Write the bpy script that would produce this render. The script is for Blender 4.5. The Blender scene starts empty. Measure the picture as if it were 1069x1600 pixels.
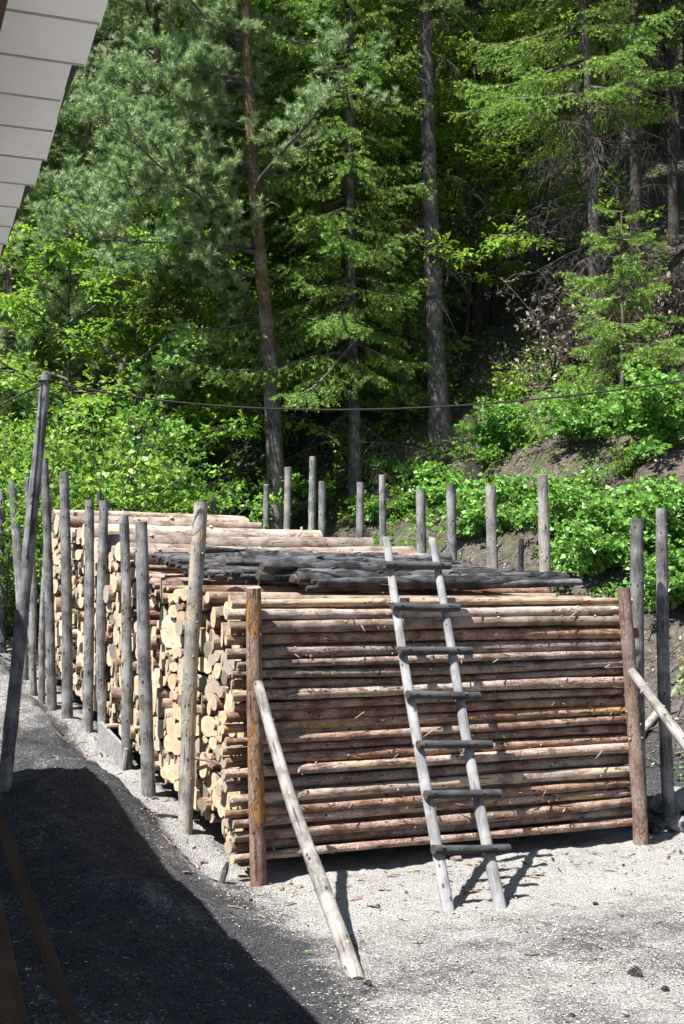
import bpy, math, random
import numpy as np
from mathutils import Vector, Matrix, Euler

R = math.radians
sc = bpy.context.scene
col = sc.collection
rng = np.random.default_rng(7)
random.seed(7)

# ------------------------------------------------------------------ camera, sky, sun, exposure
CAMZ, FPX, PITCH = 2.40, 2000.0, R(3.72)
cd = bpy.data.cameras.new('camera')
cd.sensor_fit = 'VERTICAL'; cd.sensor_height = 24.0; cd.lens = FPX / 1600 * 24
cd.clip_start = 0.05; cd.clip_end = 600
cam = bpy.data.objects.new('camera', cd); col.objects.link(cam)
cam.location = (0, 0, CAMZ); cam.rotation_euler = (R(90) + PITCH, 0, 0)
sc.camera = cam

SUN = Vector((-0.42, -0.40, 1.0)).normalized()
w = bpy.data.worlds.new('World'); sc.world = w; w.use_nodes = True
nt = w.node_tree; bg = nt.nodes['Background']
sky = nt.nodes.new('ShaderNodeTexSky'); sky.sky_type = 'NISHITA'; sky.sun_disc = False
sky.sun_elevation = R(59.9); sky.sun_rotation = R(226.4)
nt.links.new(sky.outputs[0], bg.inputs[0]); bg.inputs[1].default_value = 0.055
sl = bpy.data.lights.new('sun', 'SUN'); sl.energy = 5.0; sl.angle = R(0.5); sl.color = (1.0, 0.965, 0.915)
so = bpy.data.objects.new('sun', sl); col.objects.link(so)
so.rotation_euler = (-SUN).to_track_quat('-Z', 'Y').to_euler()
sc.view_settings.view_transform = 'Standard'; sc.view_settings.look = 'None'
sc.view_settings.exposure = 1.5; sc.view_settings.gamma = 1.0
sc.render.engine = 'CYCLES'
sc.cycles.use_denoising = True
sc.cycles.max_bounces = 6; sc.cycles.diffuse_bounces = 4; sc.cycles.glossy_bounces = 2
sc.cycles.transmission_bounces = 4; sc.cycles.transparent_max_bounces = 8

# ------------------------------------------------------------------ pixel <-> place helpers
def ray(px, py):
    a, b = (px - 534.5) / FPX, (800 - py) / FPX
    cp, sp_ = math.cos(PITCH), math.sin(PITCH)
    return np.array([a, cp - b * sp_, sp_ + b * cp])
def unproj(px, py, Y):
    d = ray(px, py); k = Y / d[1]
    return Vector((d[0] * k, Y, CAMZ + d[2] * k))

A = R(26); CA, SA = math.cos(A), math.sin(A)
CX, CY = -0.72, 10.75
DV, EV = Vector((-SA, CA, 0)), Vector((CA, SA, 0))      # along the stack, along its logs
def st(x, y):
    dx, dy = x - CX, y - CY
    return -SA * dx + CA * dy, CA * dx + SA * dy
def world(s, t, z):
    return Vector((CX - SA * s + CA * t, CY + CA * s + SA * t, z))
def sp(v, k):
    v = np.asarray(v, float) / k
    return k * np.where(v > 20, v, np.log1p(np.exp(np.minimum(v, 20))))
def sm(v, a, b):
    q = np.clip((np.asarray(v, float) - a) / (b - a), 0, 1); return q * q * (3 - 2 * q)
def wob(x, y, f, seed=0):
    return (np.sin(x * f + 1.3 + seed) * np.cos(y * f * 1.13 + 2.1 * seed) + .5 * np.sin(x * f * 2.3 + y * f * 1.7 + seed)
            + .3 * np.cos(y * f * 3.9 - x * f * 2.9 + seed * 3))
def T(x, y):
    x = np.asarray(x, float); y = np.asarray(y, float)
    s, t = st(x, y)
    z = .175 * sp(s - .35, .3) + .2 * sp(s - 11, 1.5)
    z = z + .85 * sp(t - 5.3, .3) - .4 * sp(t - 12, 2)
    bank = sm(-t, .42, .62) * sm(s, .6, 2.2) * .16
    z = z + bank
    q = x + .34 * (y - 7.87)
    z = z + .35 * sm(-q, .1, 1.6) * sm(y, 4, 8) * sm(13.5 - y, 0, 3)          # low charcoal heap
    hl = sm(-q, .05, .8) * sm(y, 5, 7) * sm(18 - y, 0, 3)
    z = z + hl * (.07 * wob(x, y, 1.7, 7) + .035 * wob(x, y, 3.9, 3) + .014 * wob(x, y, 9, 6)) + .38 * np.exp(-((x + 2.3) ** 2 / .55 + (y - 11.4) ** 2 / 1.6)) + .14 * np.exp(-((x + 1.2) ** 2 / .25 + (y - 9.6) ** 2 / .5))
    z = z + .012 * wob(x, y, 2.1) + .006 * wob(x, y, 6.3, 2) + .006 * wob(x, y, 13, 4) + .003 * wob(x, y, 27, 1)
    z = z + sm(t, 5.3, 7) * (.04 * wob(x, y, 7.3, 8) + .10 * wob(x, y, 1.1, 5) + .05 * wob(x, y, 3.1, 1))
    return z
def Tz(x, y): return float(T(x, y))
def hit(px, py, y0=4.5):
    d = ray(px, py); Y = y0
    while Y < 90:
        k = Y / d[1]
        if CAMZ + d[2] * k <= Tz(d[0] * k, Y): break
        Y += .03
    k = Y / d[1]
    return Vector((d[0] * k, Y, CAMZ + d[2] * k))

# ------------------------------------------------------------------ node materials
def newmat(name):
    m = bpy.data.materials.new(name); m.use_nodes = True
    nt = m.node_tree; return m, nt, nt.nodes['Principled BSDF']
class N:
    def __init__(s, nt): s.t = nt
    def n(s, typ, **kw):
        o = s.t.nodes.new('ShaderNode' + typ)
        for k, v in kw.items(): setattr(o, k, v)
        return o
    def l(s, a, b): s.t.links.new(a, b)
    def attr(s, name):
        o = s.n('Attribute'); o.attribute_name = name; return o
    def noise(s, vec, scale, detail=4, rough=.55, dist=0):
        o = s.n('TexNoise'); o.inputs['Scale'].default_value = scale; o.inputs['Detail'].default_value = detail
        o.inputs['Roughness'].default_value = rough; o.inputs['Distortion'].default_value = dist
        s.l(vec, o.inputs['Vector']); return o.outputs['Fac']
    def vor(s, vec, scale, feature='F1'):
        o = s.n('TexVoronoi'); o.feature = feature; o.inputs['Scale'].default_value = scale
        s.l(vec, o.inputs['Vector']); return o
    def mul(s, vec, xyz):
        o = s.n('VectorMath', operation='MULTIPLY'); s.l(vec, o.inputs[0]); o.inputs[1].default_value = xyz; return o.outputs[0]
    def math(s, op, a, b=None, c=None):
        o = s.n('Math', operation=op)
        for i, v in enumerate((a, b, c)):
            if v is None: continue
            if isinstance(v, (int, float)): o.inputs[i].default_value = v
            else: s.l(v, o.inputs[i])
        return o.outputs[0]
    def ramp(s, fac, stops):
        o = s.n('ValToRGB'); s.l(fac, o.inputs[0]); e = o.color_ramp.elements
        while len(e) < len(stops): e.new(.5)
        for i, (p, c) in enumerate(stops):
            e[i].position = p; e[i].color = (c, c, c, 1) if isinstance(c, (int, float)) else (*c, 1)
        return o.outputs[0]
    def mix(s, fac, a, b, mode='MIX'):
        o = s.n('Mix', data_type='RGBA', blend_type=mode)
        for i, v in ((0, fac), (6, a), (7, b)):
            if isinstance(v, (int, float)): o.inputs[i].default_value = v
            elif isinstance(v, tuple): o.inputs[i].default_value = (*v, 1)
            else: s.l(v, o.inputs[i])
        return o.outputs[2]
    def bump(s, h, strength, dist, bsdf):
        o = s.n('Bump'); o.inputs['Strength'].default_value = strength; o.inputs['Distance'].default_value = dist
        s.l(h, o.inputs['Height']); s.l(o.outputs[0], bsdf.inputs['Normal'])

def bark(name, dark, mid, light, peel, peel_at=.62, plate=38, rough=.9, bump=.6, stretch=.25, hue=.35, wood=(.3, .2, .1), plates=0.0):
    """Bark in the log's own coordinates (attribute lc), with peeled patches and flaking plates."""
    m, nt, b = newmat(name); g = N(nt)
    lc = g.attr('lc').outputs['Vector']; lr = g.attr('lr').outputs['Fac']
    v = g.mul(lc, (stretch, 1, 1))
    n1 = g.noise(v, plate, 6, .65, .6); n2 = g.noise(lc, 5, 3); n3 = g.noise(g.mul(lc, (.12, 1, 1)), 60, 3)
    vo = g.vor(g.mul(lc, (.45, 1, 1)), plate * 1.4).outputs['Distance']
    c = g.ramp(n1, [(.3, dark), (.5, mid), (.72, light)])
    c = g.mix(g.ramp(vo, [(.0, 0.0), (.55, .55)]), c, dark)
    c = g.mix(g.ramp(n2, [(.42, 0.0), (.62, .7)]), c, light)
    pm = g.noise(g.mul(lc, (.35, 1, 1)), 7, 5, .6, .8)
    pm = g.math('ADD', pm, g.math('MULTIPLY', g.math('SUBTRACT', lr, .5), .22))
    pc = g.mix(n3, wood, peel)
    pf = g.ramp(pm, [(peel_at, 0.0), (peel_at + .035, 1.0)])
    c = g.mix(pf, c, pc)
    kn = g.vor(g.mul(lc, (.55, 1, 1)), 13).outputs['Distance']
    ed = g.vor(g.mul(lc, (.5, 1, 1)), plate * 1.3, 'DISTANCE_TO_EDGE').outputs['Distance']
    c = g.mix(g.math('MULTIPLY', g.ramp(ed, [(.02, plates), (.12, 0.0)]), g.ramp(n2, [(.35, 0.0), (.6, 1.0)])), c, dark)
    ck = g.noise(g.mul(lc, (.045, 1, 1)), 55, 3, .5)
    c = g.mix(g.ramp(ck, [(.3, .8), (.36, 0.0)]), c, tuple(q * .35 for q in dark))
    c = g.mix(g.ramp(kn, [(.09, .9), (.17, 0.0)]), c, (.03, .022, .018))
    hsv = g.n('HueSaturation'); g.l(c, hsv.inputs['Color'])
    g.l(g.math('MULTIPLY', .7, g.math('ADD', 1 - hue * .7, g.math('MULTIPLY', lr, hue * 1.4))), hsv.inputs['Value'])
    g.l(g.math('ADD', .75, g.math('MULTIPLY', g.math('FRACT', g.math('MULTIPLY', lr, 7.3)), .45)), hsv.inputs['Saturation'])
    g.l(hsv.outputs[0], b.inputs['Base Color'])
    b.inputs['Roughness'].default_value = rough; b.inputs['Specular IOR Level'].default_value = .25
    h = g.math('SUBTRACT', g.math('MULTIPLY', n1, g.math('SUBTRACT', 1.0, g.math('MULTIPLY', pf, .8))), g.math('MULTIPLY', pf, .25))
    h = g.math('ADD', h, g.math('MULTIPLY', g.ramp(ck, [(.28, 0.0), (.38, 1.0)]), .5))
    g.bump(h, bump, .018, b)
    return m

def endgrain(name, heart, sap, grey):
    m, nt, b = newmat(name); g = N(nt)
    lc = g.attr('lc').outputs['Vector']; lr = g.attr('lr').outputs['Fac']
    s = g.n('SeparateXYZ'); g.l(g.attr('le').outputs['Vector'], s.inputs[0])
    r = g.math('SQRT', g.math('ADD', g.math('MULTIPLY', s.outputs[1], s.outputs[1]), g.math('MULTIPLY', s.outputs[2], s.outputs[2])))
    nz = g.noise(lc, 30, 4); nl = g.noise(lc, 9, 3)
    rr = g.math('ADD', r, g.math('MULTIPLY', nz, .01))
    ring = g.math('SINE', g.math('MULTIPLY', rr, 620))
    ang = g.math('ARCTAN2', s.outputs[1], s.outputs[2])
    k = g.n('CombineXYZ'); g.l(ang, k.inputs[0]); g.l(g.math('MULTIPLY', lr, 50), k.inputs[1]); g.l(g.math('MULTIPLY', r, 6), k.inputs[2])
    crack = g.noise(k.outputs[0], 5, 2)
    c = g.mix(g.ramp(r, [(.25, 0.0), (.6, 1.0)]) if False else g.ramp(g.math('MULTIPLY', r, 9), [(.15, 0.0), (.75, 1.0)]), heart, sap)
    c = g.mix(g.math('MULTIPLY', g.math('ADD', ring, 1), .2), c, (.3, .2, .11))
    c = g.mix(g.ramp(nl, [(.35, 0.0), (.65, .75)]), c, tuple(q * .8 for q in heart))
    c = g.mix(g.ramp(g.math('FRACT', g.math('MULTIPLY', lr, 5.7)), [(.5, 0.0), (.95, .85)]), c, grey)
    c = g.mix(g.ramp(g.math('FRACT', g.math('MULTIPLY', lr, 3.13)), [(.5, 0.0), (1.0, .5)]), c, (.4, .28, .16)) if grey[0] > .2 else c
    c = g.mix(g.ramp(crack, [(.32, .85), (.38, 0.0)]), c, (.09, .06, .04))
    g.l(c, b.inputs['Base Color']); b.inputs['Roughness'].default_value = .85; b.inputs['Specular IOR Level'].default_value = .2
    g.bump(g.math('ADD', nz, g.math('MULTIPLY', ring, .06)), .35, .01, b)
    return m

M = {}
M['bark_red'] = bark('bark_red', (.09, .046, .032), (.42, .25, .175), (.7, .52, .41), (.62, .39, .22), .62, plates=.6, bump=1.0)
M['bark_tan'] = bark('bark_tan', (.12, .08, .06), (.38, .27, .2), (.55, .45, .37), (.58, .44, .31), .6, wood=(.38, .26, .17))
M['bark_grey'] = bark('bark_grey', (.065, .065, .065), (.2, .2, .2), (.39, .39, .388), (.2, .18, .15), .66, 44, hue=.3, stretch=.15, wood=(.13, .12, .1))
M['bark_pale'] = bark('bark_pale', (.12, .11, .1), (.33, .31, .28), (.5, .47, .43), (.5, .4, .28), .62, 34, hue=.25, stretch=.2, wood=(.35, .27, .18))
M['bark_orange'] = bark('bark_orange', (.1, .06, .046), (.29, .19, .15), (.42, .33, .28), (.44, .26, .13), .56, 30, plates=.6, hue=.1, bump=1.0, wood=(.24, .14, .08))
M['char'] = bark('char', (.012, .012, .013), (.04, .04, .044), (.2, .2, .212), (.24, .2, .16), .68, 60, rough=.45, bump=.9, hue=.5, wood=(.05, .04, .03))
M['weathered'] = bark('weathered', (.17, .17, .175), (.26, .26, .265), (.41, .41, .415), (.36, .35, .33), .7, 26, stretch=.06, bump=.4, hue=.15, wood=(.25, .24, .22))
M['rung'] = bark('rung', (.03, .03, .033), (.065, .065, .07), (.12, .12, .125), (.14, .13, .12), .72, 30, stretch=.07, bump=.35, hue=.15, wood=(.1, .1, .1))
M['pole_dark'] = bark('pole_dark', (.05, .05, .053), (.15, .155, .165), (.31, .315, .33), (.35, .35, .35), .74, 28, stretch=.06, bump=.4, hue=.2, wood=(.1, .1, .1))
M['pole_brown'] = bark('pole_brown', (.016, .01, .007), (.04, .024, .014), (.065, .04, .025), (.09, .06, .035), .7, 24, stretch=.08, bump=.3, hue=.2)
M['end'] = endgrain('end', (.52, .4, .26), (.74, .65, .5), (.26, .24, .21))
M['end_grey'] = endgrain('end_grey', (.17, .15, .12), (.22, .2, .17), (.15, .135, .12))
M['end_char'] = endgrain('end_char', (.02, .02, .02), (.03, .03, .03), (.06, .055, .05))
M['tree_grey'] = bark('tree_grey', (.04, .037, .034), (.16, .148, .135), (.33, .31, .28), (.2, .19, .16), .74, 16, hue=.2, stretch=.35, bump=1.0, plates=.7)
M['tree_pine'] = bark('tree_pine', (.07, .045, .03), (.21, .15, .105), (.4, .3, .215), (.4, .26, .16), .62, 13, hue=.15, stretch=.4, bump=1.0, plates=.7)
M['tree_dark'] = bark('tree_dark', (.02, .018, .015), (.05, .043, .036), (.1, .09, .078), (.11, .1, .085), .74, 16, hue=.25, stretch=.35, bump=.8, plates=.7)
M['twig'] = bark('twig', (.05, .045, .04), (.12, .105, .09), (.2, .18, .16), (.2, .18, .16), .8, 20, hue=.3)

def leafmat(name, dark, light, tip, transl=.38, gloss=.06):
    m, nt, b = newmat(name); g = N(nt); nt.nodes.remove(b); out = nt.nodes['Material Output']
    v = g.attr('var').outputs['Fac']; tp = g.attr('tip').outputs['Fac']
    c = g.mix(v, dark, light); c = g.mix(tp, c, tip)
    d = g.n('BsdfDiffuse'); g.l(c, d.inputs[0])
    tr = g.n('BsdfTranslucent'); g.l(g.mix(.5, c, (.22, .34, .03) if light[1] > light[0] * 1.15 else light), tr.inputs[0])
    gl = g.n('BsdfGlossy'); gl.inputs['Roughness'].default_value = .42; gl.inputs[0].default_value = (.9, .95, 1, 1)
    m1 = g.n('MixShader'); m1.inputs[0].default_value = transl; g.l(d.outputs[0], m1.inputs[1]); g.l(tr.outputs[0], m1.inputs[2])
    m2 = g.n('MixShader'); m2.inputs[0].default_value = gloss; g.l(m1.outputs[0], m2.inputs[1]); g.l(gl.outputs[0], m2.inputs[2])
    g.l(m2.outputs[0], out.inputs[0]); return m
M['spruce'] = leafmat('spruce', (0.065, 0.138, 0.036), (0.160, 0.290, 0.065), (0.377, 0.536, 0.109), .3, .02)
M['spruce_dark'] = leafmat('spruce_dark', (0.043, 0.087, 0.032), (0.094, 0.174, 0.052), (0.189, 0.319, 0.072), .25, .02)
M['pine'] = leafmat('pine', (0.13, 0.22, 0.105), (0.31, 0.44, 0.215), (0.42, 0.52, 0.27), .28, .02)
M['beech'] = leafmat('beech', (0.07, 0.2, 0.022), (0.18, 0.42, 0.045), (0.3, 0.54, 0.065), .5, .02)
M['hazel'] = leafmat('hazel', (0.078, 0.213, 0.034), (0.179, 0.392, 0.078), (0.269, 0.470, 0.112), .38, .025)
M['shrub'] = leafmat('shrub', (0.067, 0.179, 0.031), (0.157, 0.336, 0.062), (0.246, 0.426, 0.090), .38, .02)
M['lime'] = leafmat('lime', (0.134, 0.280, 0.034), (0.269, 0.470, 0.067), (0.381, 0.538, 0.101), .42, .02)
M['dry'] = leafmat('dry', (0.13, 0.1, 0.075), (0.3, 0.245, 0.19), (0.42, 0.35, 0.28), .2, .03)
M['herb'] = leafmat('herb', (0.067, 0.179, 0.028), (0.168, 0.347, 0.056), (0.280, 0.448, 0.090), .38, .02)
M['moss'] = leafmat('moss', (.07, .1, .02), (.16, .2, .04), (.2, .25, .05), .2, .02)

def simple(name, c1, c2, scale, rough=.85, bump=.3, coord='Object', stretch=(1, 1, 1)):
    m, nt, b = newmat(name); g = N(nt); tc = g.n('TexCoord')
    v = g.mul(tc.outputs[coord], stretch)
    n = g.noise(v, scale, 6, .6); n2 = g.noise(v, scale * .13, 3)
    c = g.mix(g.ramp(n, [(.3, 0.0), (.7, 1.0)]), c1, c2)
    c = g.mix(g.ramp(n2, [(.35, .35), (.6, 0.0)]), c, tuple(q * .6 for q in c1))
    g.l(c, b.inputs['Base Color']); b.inputs['Roughness'].default_value = rough; b.inputs['Specular IOR Level'].default_value = .3
    g.bump(n, bump, .01, b); return m
M['white_board'] = simple('white_board', (.8, .8, .79), (.87, .87, .86), 9, .7, .12, stretch=(1, 1, 1))
M['brown_board'] = simple('brown_board', (.05, .025, .018), (.09, .05, .035), 14)
M['roofing'] = simple('roofing', (.05, .05, .05), (.1, .09, .08), 6)
M['plank'] = simple('plank', (.14, .14, .14), (.25, .245, .24), 18, stretch=(.2, 1, 1))
M['seam_shade'] = simple('seam_shade', (.28, .28, .27), (.4, .4, .39), 20)
M['metal'] = simple('metal', (.05, .05, .05), (.12, .11, .1), 30, .5)
M['cable'] = simple('cable', (.012, .012, .012), (.03, .028, .026), 30, .6)
M['chip'] = leafmat('chip', (.25, .235, .2), (.42, .4, .35), (.52, .5, .45), .0, .0)
M['coal'] = leafmat('coal', (.012, .012, .013), (.04, .04, .043), (.09, .09, .09), .0, .08)

def ground_mat():
    m, nt, b = newmat('ground'); g = N(nt); tc = g.n('TexCoord'); P = tc.outputs['Object']
    pale = g.attr('pale').outputs['Fac']; soil = g.attr('soil').outputs['Fac']; shrub = g.attr('green').outputs['Fac']
    big = g.noise(P, 1.1, 5, .6, .5); med = g.noise(P, 4.5, 5, .65); fin = g.noise(P, 70, 4, .7)
    prob = g.math('ADD', pale, g.math('MULTIPLY', g.math('SUBTRACT', big, .5), 1.15))
    prob = g.math('ADD', prob, g.math('MULTIPLY', g.math('SUBTRACT', med, .5), .75))
    v1 = g.vor(P, 75); v2 = g.vor(P, 140)
    r1 = g.n('SeparateColor'); g.l(v1.outputs['Color'], r1.inputs[0]); r2 = g.n('SeparateColor'); g.l(v2.outputs['Color'], r2.inputs[0])
    rr = g.math('ADD', g.math('MULTIPLY', r1.outputs[0], .5), g.math('MULTIPLY', r2.outputs[0], .5))
    mask = g.ramp(g.math('ADD', g.math('SUBTRACT', prob, rr), .5), [(.42, 0.0), (.58, 1.0)])
    chip = g.mix(r2.outputs[1], (.2, .195, .185), (.36, .352, .332))
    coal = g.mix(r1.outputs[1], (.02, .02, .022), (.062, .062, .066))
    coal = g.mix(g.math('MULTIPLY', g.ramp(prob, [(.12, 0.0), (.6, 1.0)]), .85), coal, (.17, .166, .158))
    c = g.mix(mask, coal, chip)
    dirt = g.ramp(g.noise(P, 9, 6, .7, .4), [(.3, (.035, .029, .024)), (.5, (.085, .073, .062)), (.72, (.16, .14, .12))])
    moss = g.mix(med, (.03, .05, .014), (.07, .1, .025))
    dirt = g.mix(g.math('MULTIPLY', g.ramp(g.noise(P, 1.6, 4), [(.45, 0.0), (.6, 1.0)]), shrub), dirt, moss)
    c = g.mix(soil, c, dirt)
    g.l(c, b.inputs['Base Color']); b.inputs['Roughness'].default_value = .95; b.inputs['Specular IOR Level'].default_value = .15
    h = g.math('ADD', g.math('MULTIPLY', fin, .5), g.math('ADD', g.math('MULTIPLY', v1.outputs['Distance'], .6), g.math('MULTIPLY', med, 1.2)))
    g.bump(h, .8, .03, b); return m
M['ground'] = ground_mat()

# ------------------------------------------------------------------ object helpers
def link(name, me, parent=None, mat=None):
    o = bpy.data.objects.new(name, me); col.objects.link(o)
    if parent is not None: o.parent = parent
    for x in (mat if isinstance(mat, (list, tuple)) else [mat] if mat else []): me.materials.append(x)
    return o
def tag(o, label=None, cat=None, group=None, kind=None):
    for k, v in (('label', label), ('category', cat), ('group', group), ('kind', kind)):
        if v: o[k] = v
    return o
def empty(name, loc, label, cat, group=None):
    o = bpy.data.objects.new(name, None); col.objects.link(o); o.location = loc; o.empty_display_size = .2
    return tag(o, label, cat, group)
def copy_tree(o, parent=None):
    c = o.copy(); col.objects.link(c)
    if parent is not None: c.parent = parent
    for ch in o.children: copy_tree(ch, c)
    return c

class MB:
    """collects polygons with log coordinates, builds one mesh"""
    def __init__(s): s.v = []; s.f = []; s.m = []; s.lc = []; s.le = []; s.lr = []; s.sm = []
    def add(s, v, f, mi=0, lc=None, lr=0.0, le=None, smooth=True):
        b = len(s.v); s.v += [tuple(p) for p in v]; s.f += [tuple(i + b for i in q) for q in f]
        s.m += (mi if isinstance(mi, list) else [mi] * len(f)); s.lc += [tuple(p) for p in (lc if lc is not None else v)]
        s.le += [tuple(p) for p in (le if le is not None else (lc if lc is not None else v))]
        s.lr += [lr] * len(v); s.sm += [smooth] * len(f)
    def mesh(s, name):
        me = bpy.data.meshes.new(name); me.from_pydata(s.v, [], s.f)
        me.polygons.foreach_set('material_index', s.m); me.polygons.foreach_set('use_smooth', s.sm)
        for nm, dat in (('lc', s.lc), ('le', s.le)):
            a = me.attributes.new(nm, 'FLOAT_VECTOR', 'POINT'); a.data.foreach_set('vector', np.array(dat, np.float32).ravel())
        a = me.attributes.new('lr', 'FLOAT', 'POINT'); a.data.foreach_set('value', np.array(s.lr, np.float32))
        me.update(); return me
    def build(s, name, mats, parent=None): return link(name, s.mesh(name), parent, mats)

def frame_of(d):
    d = np.array(d, float); d /= np.linalg.norm(d) + 1e-9
    a = np.array([0, 0, 1.]) if abs(d[2]) < .9 else np.array([1., 0, 0])
    u = np.cross(a, d); u /= np.linalg.norm(u); return d, u, np.cross(d, u)
def tube(mb, path, radii, n=8, mi=0, cap=True, capmi=None, lr=None, jit=0.0, flat=None, captilt=0.0, rnd=None):
    """round bar along path; with end caps; lc = (distance along, offset across)"""
    rnd = rnd or random
    path = np.array(path, float); k = len(path); lr = rnd.random() if lr is None else lr
    off = rnd.random() * 50; V = []; LC = []; LE = []; F = []; mis = []
    du = 0.0; d, u, v = frame_of(path[1] - path[0])
    ph = [rnd.random() * 6.28 for _ in range(4)]
    for i in range(k):
        tg = path[min(i + 1, k - 1)] - path[max(i - 1, 0)]; tg /= np.linalg.norm(tg) + 1e-9
        u = u - tg * np.dot(u, tg); u /= np.linalg.norm(u); v = np.cross(tg, u)
        if i: du += np.linalg.norm(path[i] - path[i - 1])
        for j in range(n):
            a = j / n * 2 * math.pi
            r = radii[i] * (1 + jit * (.5 * math.sin(2 * a + ph[0] + du * 1.3) + .4 * math.sin(3 * a + ph[1] - du * 2.1) + .5 * math.sin(du * 9 + ph[2]) + .5 * (rnd.random() - .5)))
            y, z = r * math.cos(a), r * math.sin(a)
            if flat: z *= flat
            sh = 0
            if captilt and i in (0, k - 1): sh = captilt * y
            V.append(path[i] + u * y + v * z + tg * sh); LC.append((du + off, y + off, z)); LE.append((0, y, z))
    for i in range(k - 1):
        for j in range(n):
            F.append((i * n + j, i * n + (j + 1) % n, (i + 1) * n + (j + 1) % n, (i + 1) * n + j)); mis.append(mi)
    mb.add(V, F, mis, LC, lr, LE)
    if cap:
        cm = mi if capmi is None else capmi
        for i, rev in ((0, True), (k - 1, False)):
            ring = V[i * n:(i + 1) * n]; c = sum(ring) / n
            vv = ring + [c]; lc = LC[i * n:(i + 1) * n] + [(LC[i * n][0], off, 0)]; le = LE[i * n:(i + 1) * n] + [(0, 0, 0)]
            ff = [((j + 1) % n, j, n) if rev else (j, (j + 1) % n, n) for j in range(n)]
            mb.add(vv, ff, cm, lc, lr, le, smooth=False)
def log_path(p0, p1, bend, n, rnd):
    p0 = np.array(p0, float); p1 = np.array(p1, float); d, u, v = frame_of(p1 - p0); out = []
    a, b, c, e = [rnd.uniform(-1, 1) for _ in range(4)]
    for i in range(n):
        q = i / (n - 1)
        w1 = math.sin(math.pi * q); w2 = math.sin(2 * math.pi * q + 3 * c) * .4
        out.append(p0 + (p1 - p0) * q + (u * (a * w1 + e * w2) + v * (b * w1 + c * w2)) * bend)
    return out
def box(mb, c, x, y, z, mi=0):
    c, x, y, z = [np.array(q, float) for q in (c, x, y, z)]
    V = [c + sx * x + sy * y + sz * z for sz in (-1, 1) for sy in (-1, 1) for sx in (-1, 1)]
    F = [(0, 2, 3, 1), (4, 5, 7, 6), (0, 1, 5, 4), (2, 6, 7, 3), (0, 4, 6, 2), (1, 3, 7, 5)]
    mb.add(V, F, mi, smooth=False)

ORD = ['lowest', 'second', 'third', 'fourth', 'fifth', 'sixth', 'seventh', 'eighth', 'ninth', 'tenth', 'eleventh', 'twelfth', 'thirteenth',
       'fourteenth', 'fifteenth', 'sixteenth', 'seventeenth', 'eighteenth', 'nineteenth', 'twentieth', 'twenty-first', 'twenty-second',
       'twenty-third', 'twenty-fourth', 'twenty-fifth', 'twenty-sixth']
def ordn(i, first='first'): 
    if i == 0: return first
    if i < 20: return ORD[i]
    tens = {2: 'twenty', 3: 'thirty', 4: 'forty', 5: 'fifty', 6: 'sixty', 7: 'seventy', 8: 'eighty', 9: 'ninety'}
    k = i + 1; t_, o = divmod(k, 10)
    if o == 0: return tens[t_][:-1] + 'ieth'
    return tens[t_] + '-' + ['', 'first', 'second', 'third', 'fourth', 'fifth', 'sixth', 'seventh', 'eighth', 'ninth'][o]

# ------------------------------------------------------------------ ground
def build_ground():
    def axis(lo, hi, step, far0, far1, k):
        a = list(np.arange(lo, hi, step)); s_ = step; x = hi
        while x < far1: a.append(x); s_ *= k; x += s_
        a.append(far1); s_ = step; x = lo - step; b = []
        while x > far0: b.append(x); s_ *= k; x -= s_
        b.append(far0); return np.array(b[::-1] + a)
    xs = axis(-4.5, 5.5, .045, -220, 220, 1.08); ys = axis(5.5, 14.5, .045, -40, 320, 1.07)
    X, Y = np.meshgrid(xs, ys); Z = T(X, Y)
    near = sm(Y, 4, 6) * sm(18 - Y, 0, 3)
    Z = Z + near * .004 * rng.standard_normal(Z.shape)
    nx, ny = len(xs), len(ys)
    co = np.stack([X, Y, Z], -1).reshape(-1, 3).astype(np.float32)
    i = np.arange(nx * ny).reshape(ny, nx)
    q = np.stack([i[:-1, :-1], i[:-1, 1:], i[1:, 1:], i[1:, :-1]], -1).reshape(-1, 4)
    me = bpy.data.meshes.new('ground'); me.vertices.add(len(co)); me.vertices.foreach_set('co', co.ravel())
    me.loops.add(q.size); me.loops.foreach_set('vertex_index', q.ravel().astype(np.int32))
    me.polygons.add(len(q)); me.polygons.foreach_set('loop_start', np.arange(0, q.size, 4, dtype=np.int32))
    me.polygons.foreach_set('use_smooth', np.ones(len(q), bool)); me.update(calc_edges=True)
    S_, T_ = st(X, Y); qq = X + .34 * (Y - 7.87)
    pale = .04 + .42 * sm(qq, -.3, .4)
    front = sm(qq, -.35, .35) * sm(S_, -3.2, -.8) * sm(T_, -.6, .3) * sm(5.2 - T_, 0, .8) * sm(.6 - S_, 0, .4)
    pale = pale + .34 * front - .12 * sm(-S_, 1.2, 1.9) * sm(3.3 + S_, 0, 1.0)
    strip = sm(-T_, -.1, .0) * sm(.5 + T_, 0, .25) * sm(S_, -.3, .3)
    pale = np.maximum(pale, .6 * strip); pale = np.maximum(pale, .9 * sm(5.4 - Y, 0, 1.0))  # out-of-view ground nearest the camera made pale to bounce light onto the soffit
    pale = np.maximum(pale, .3 * sm(S_, 2.5, 5) * sm(-T_, .3, .5) * sm(3 + T_, 0, 1.5))
    pale = pale * (1 - .8 * sm(T_, 4.5, 5.2) * sm(S_, -.5, .4))
    soil = np.clip(sm(T_, 5.6, 6.4) + sm(S_, 8.5, 10.5), 0, 1)
    green = sm(S_, 6, 10)
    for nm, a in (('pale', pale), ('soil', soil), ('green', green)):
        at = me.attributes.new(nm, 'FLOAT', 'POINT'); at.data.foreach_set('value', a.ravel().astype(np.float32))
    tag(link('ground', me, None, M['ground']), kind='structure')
build_ground()

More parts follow.
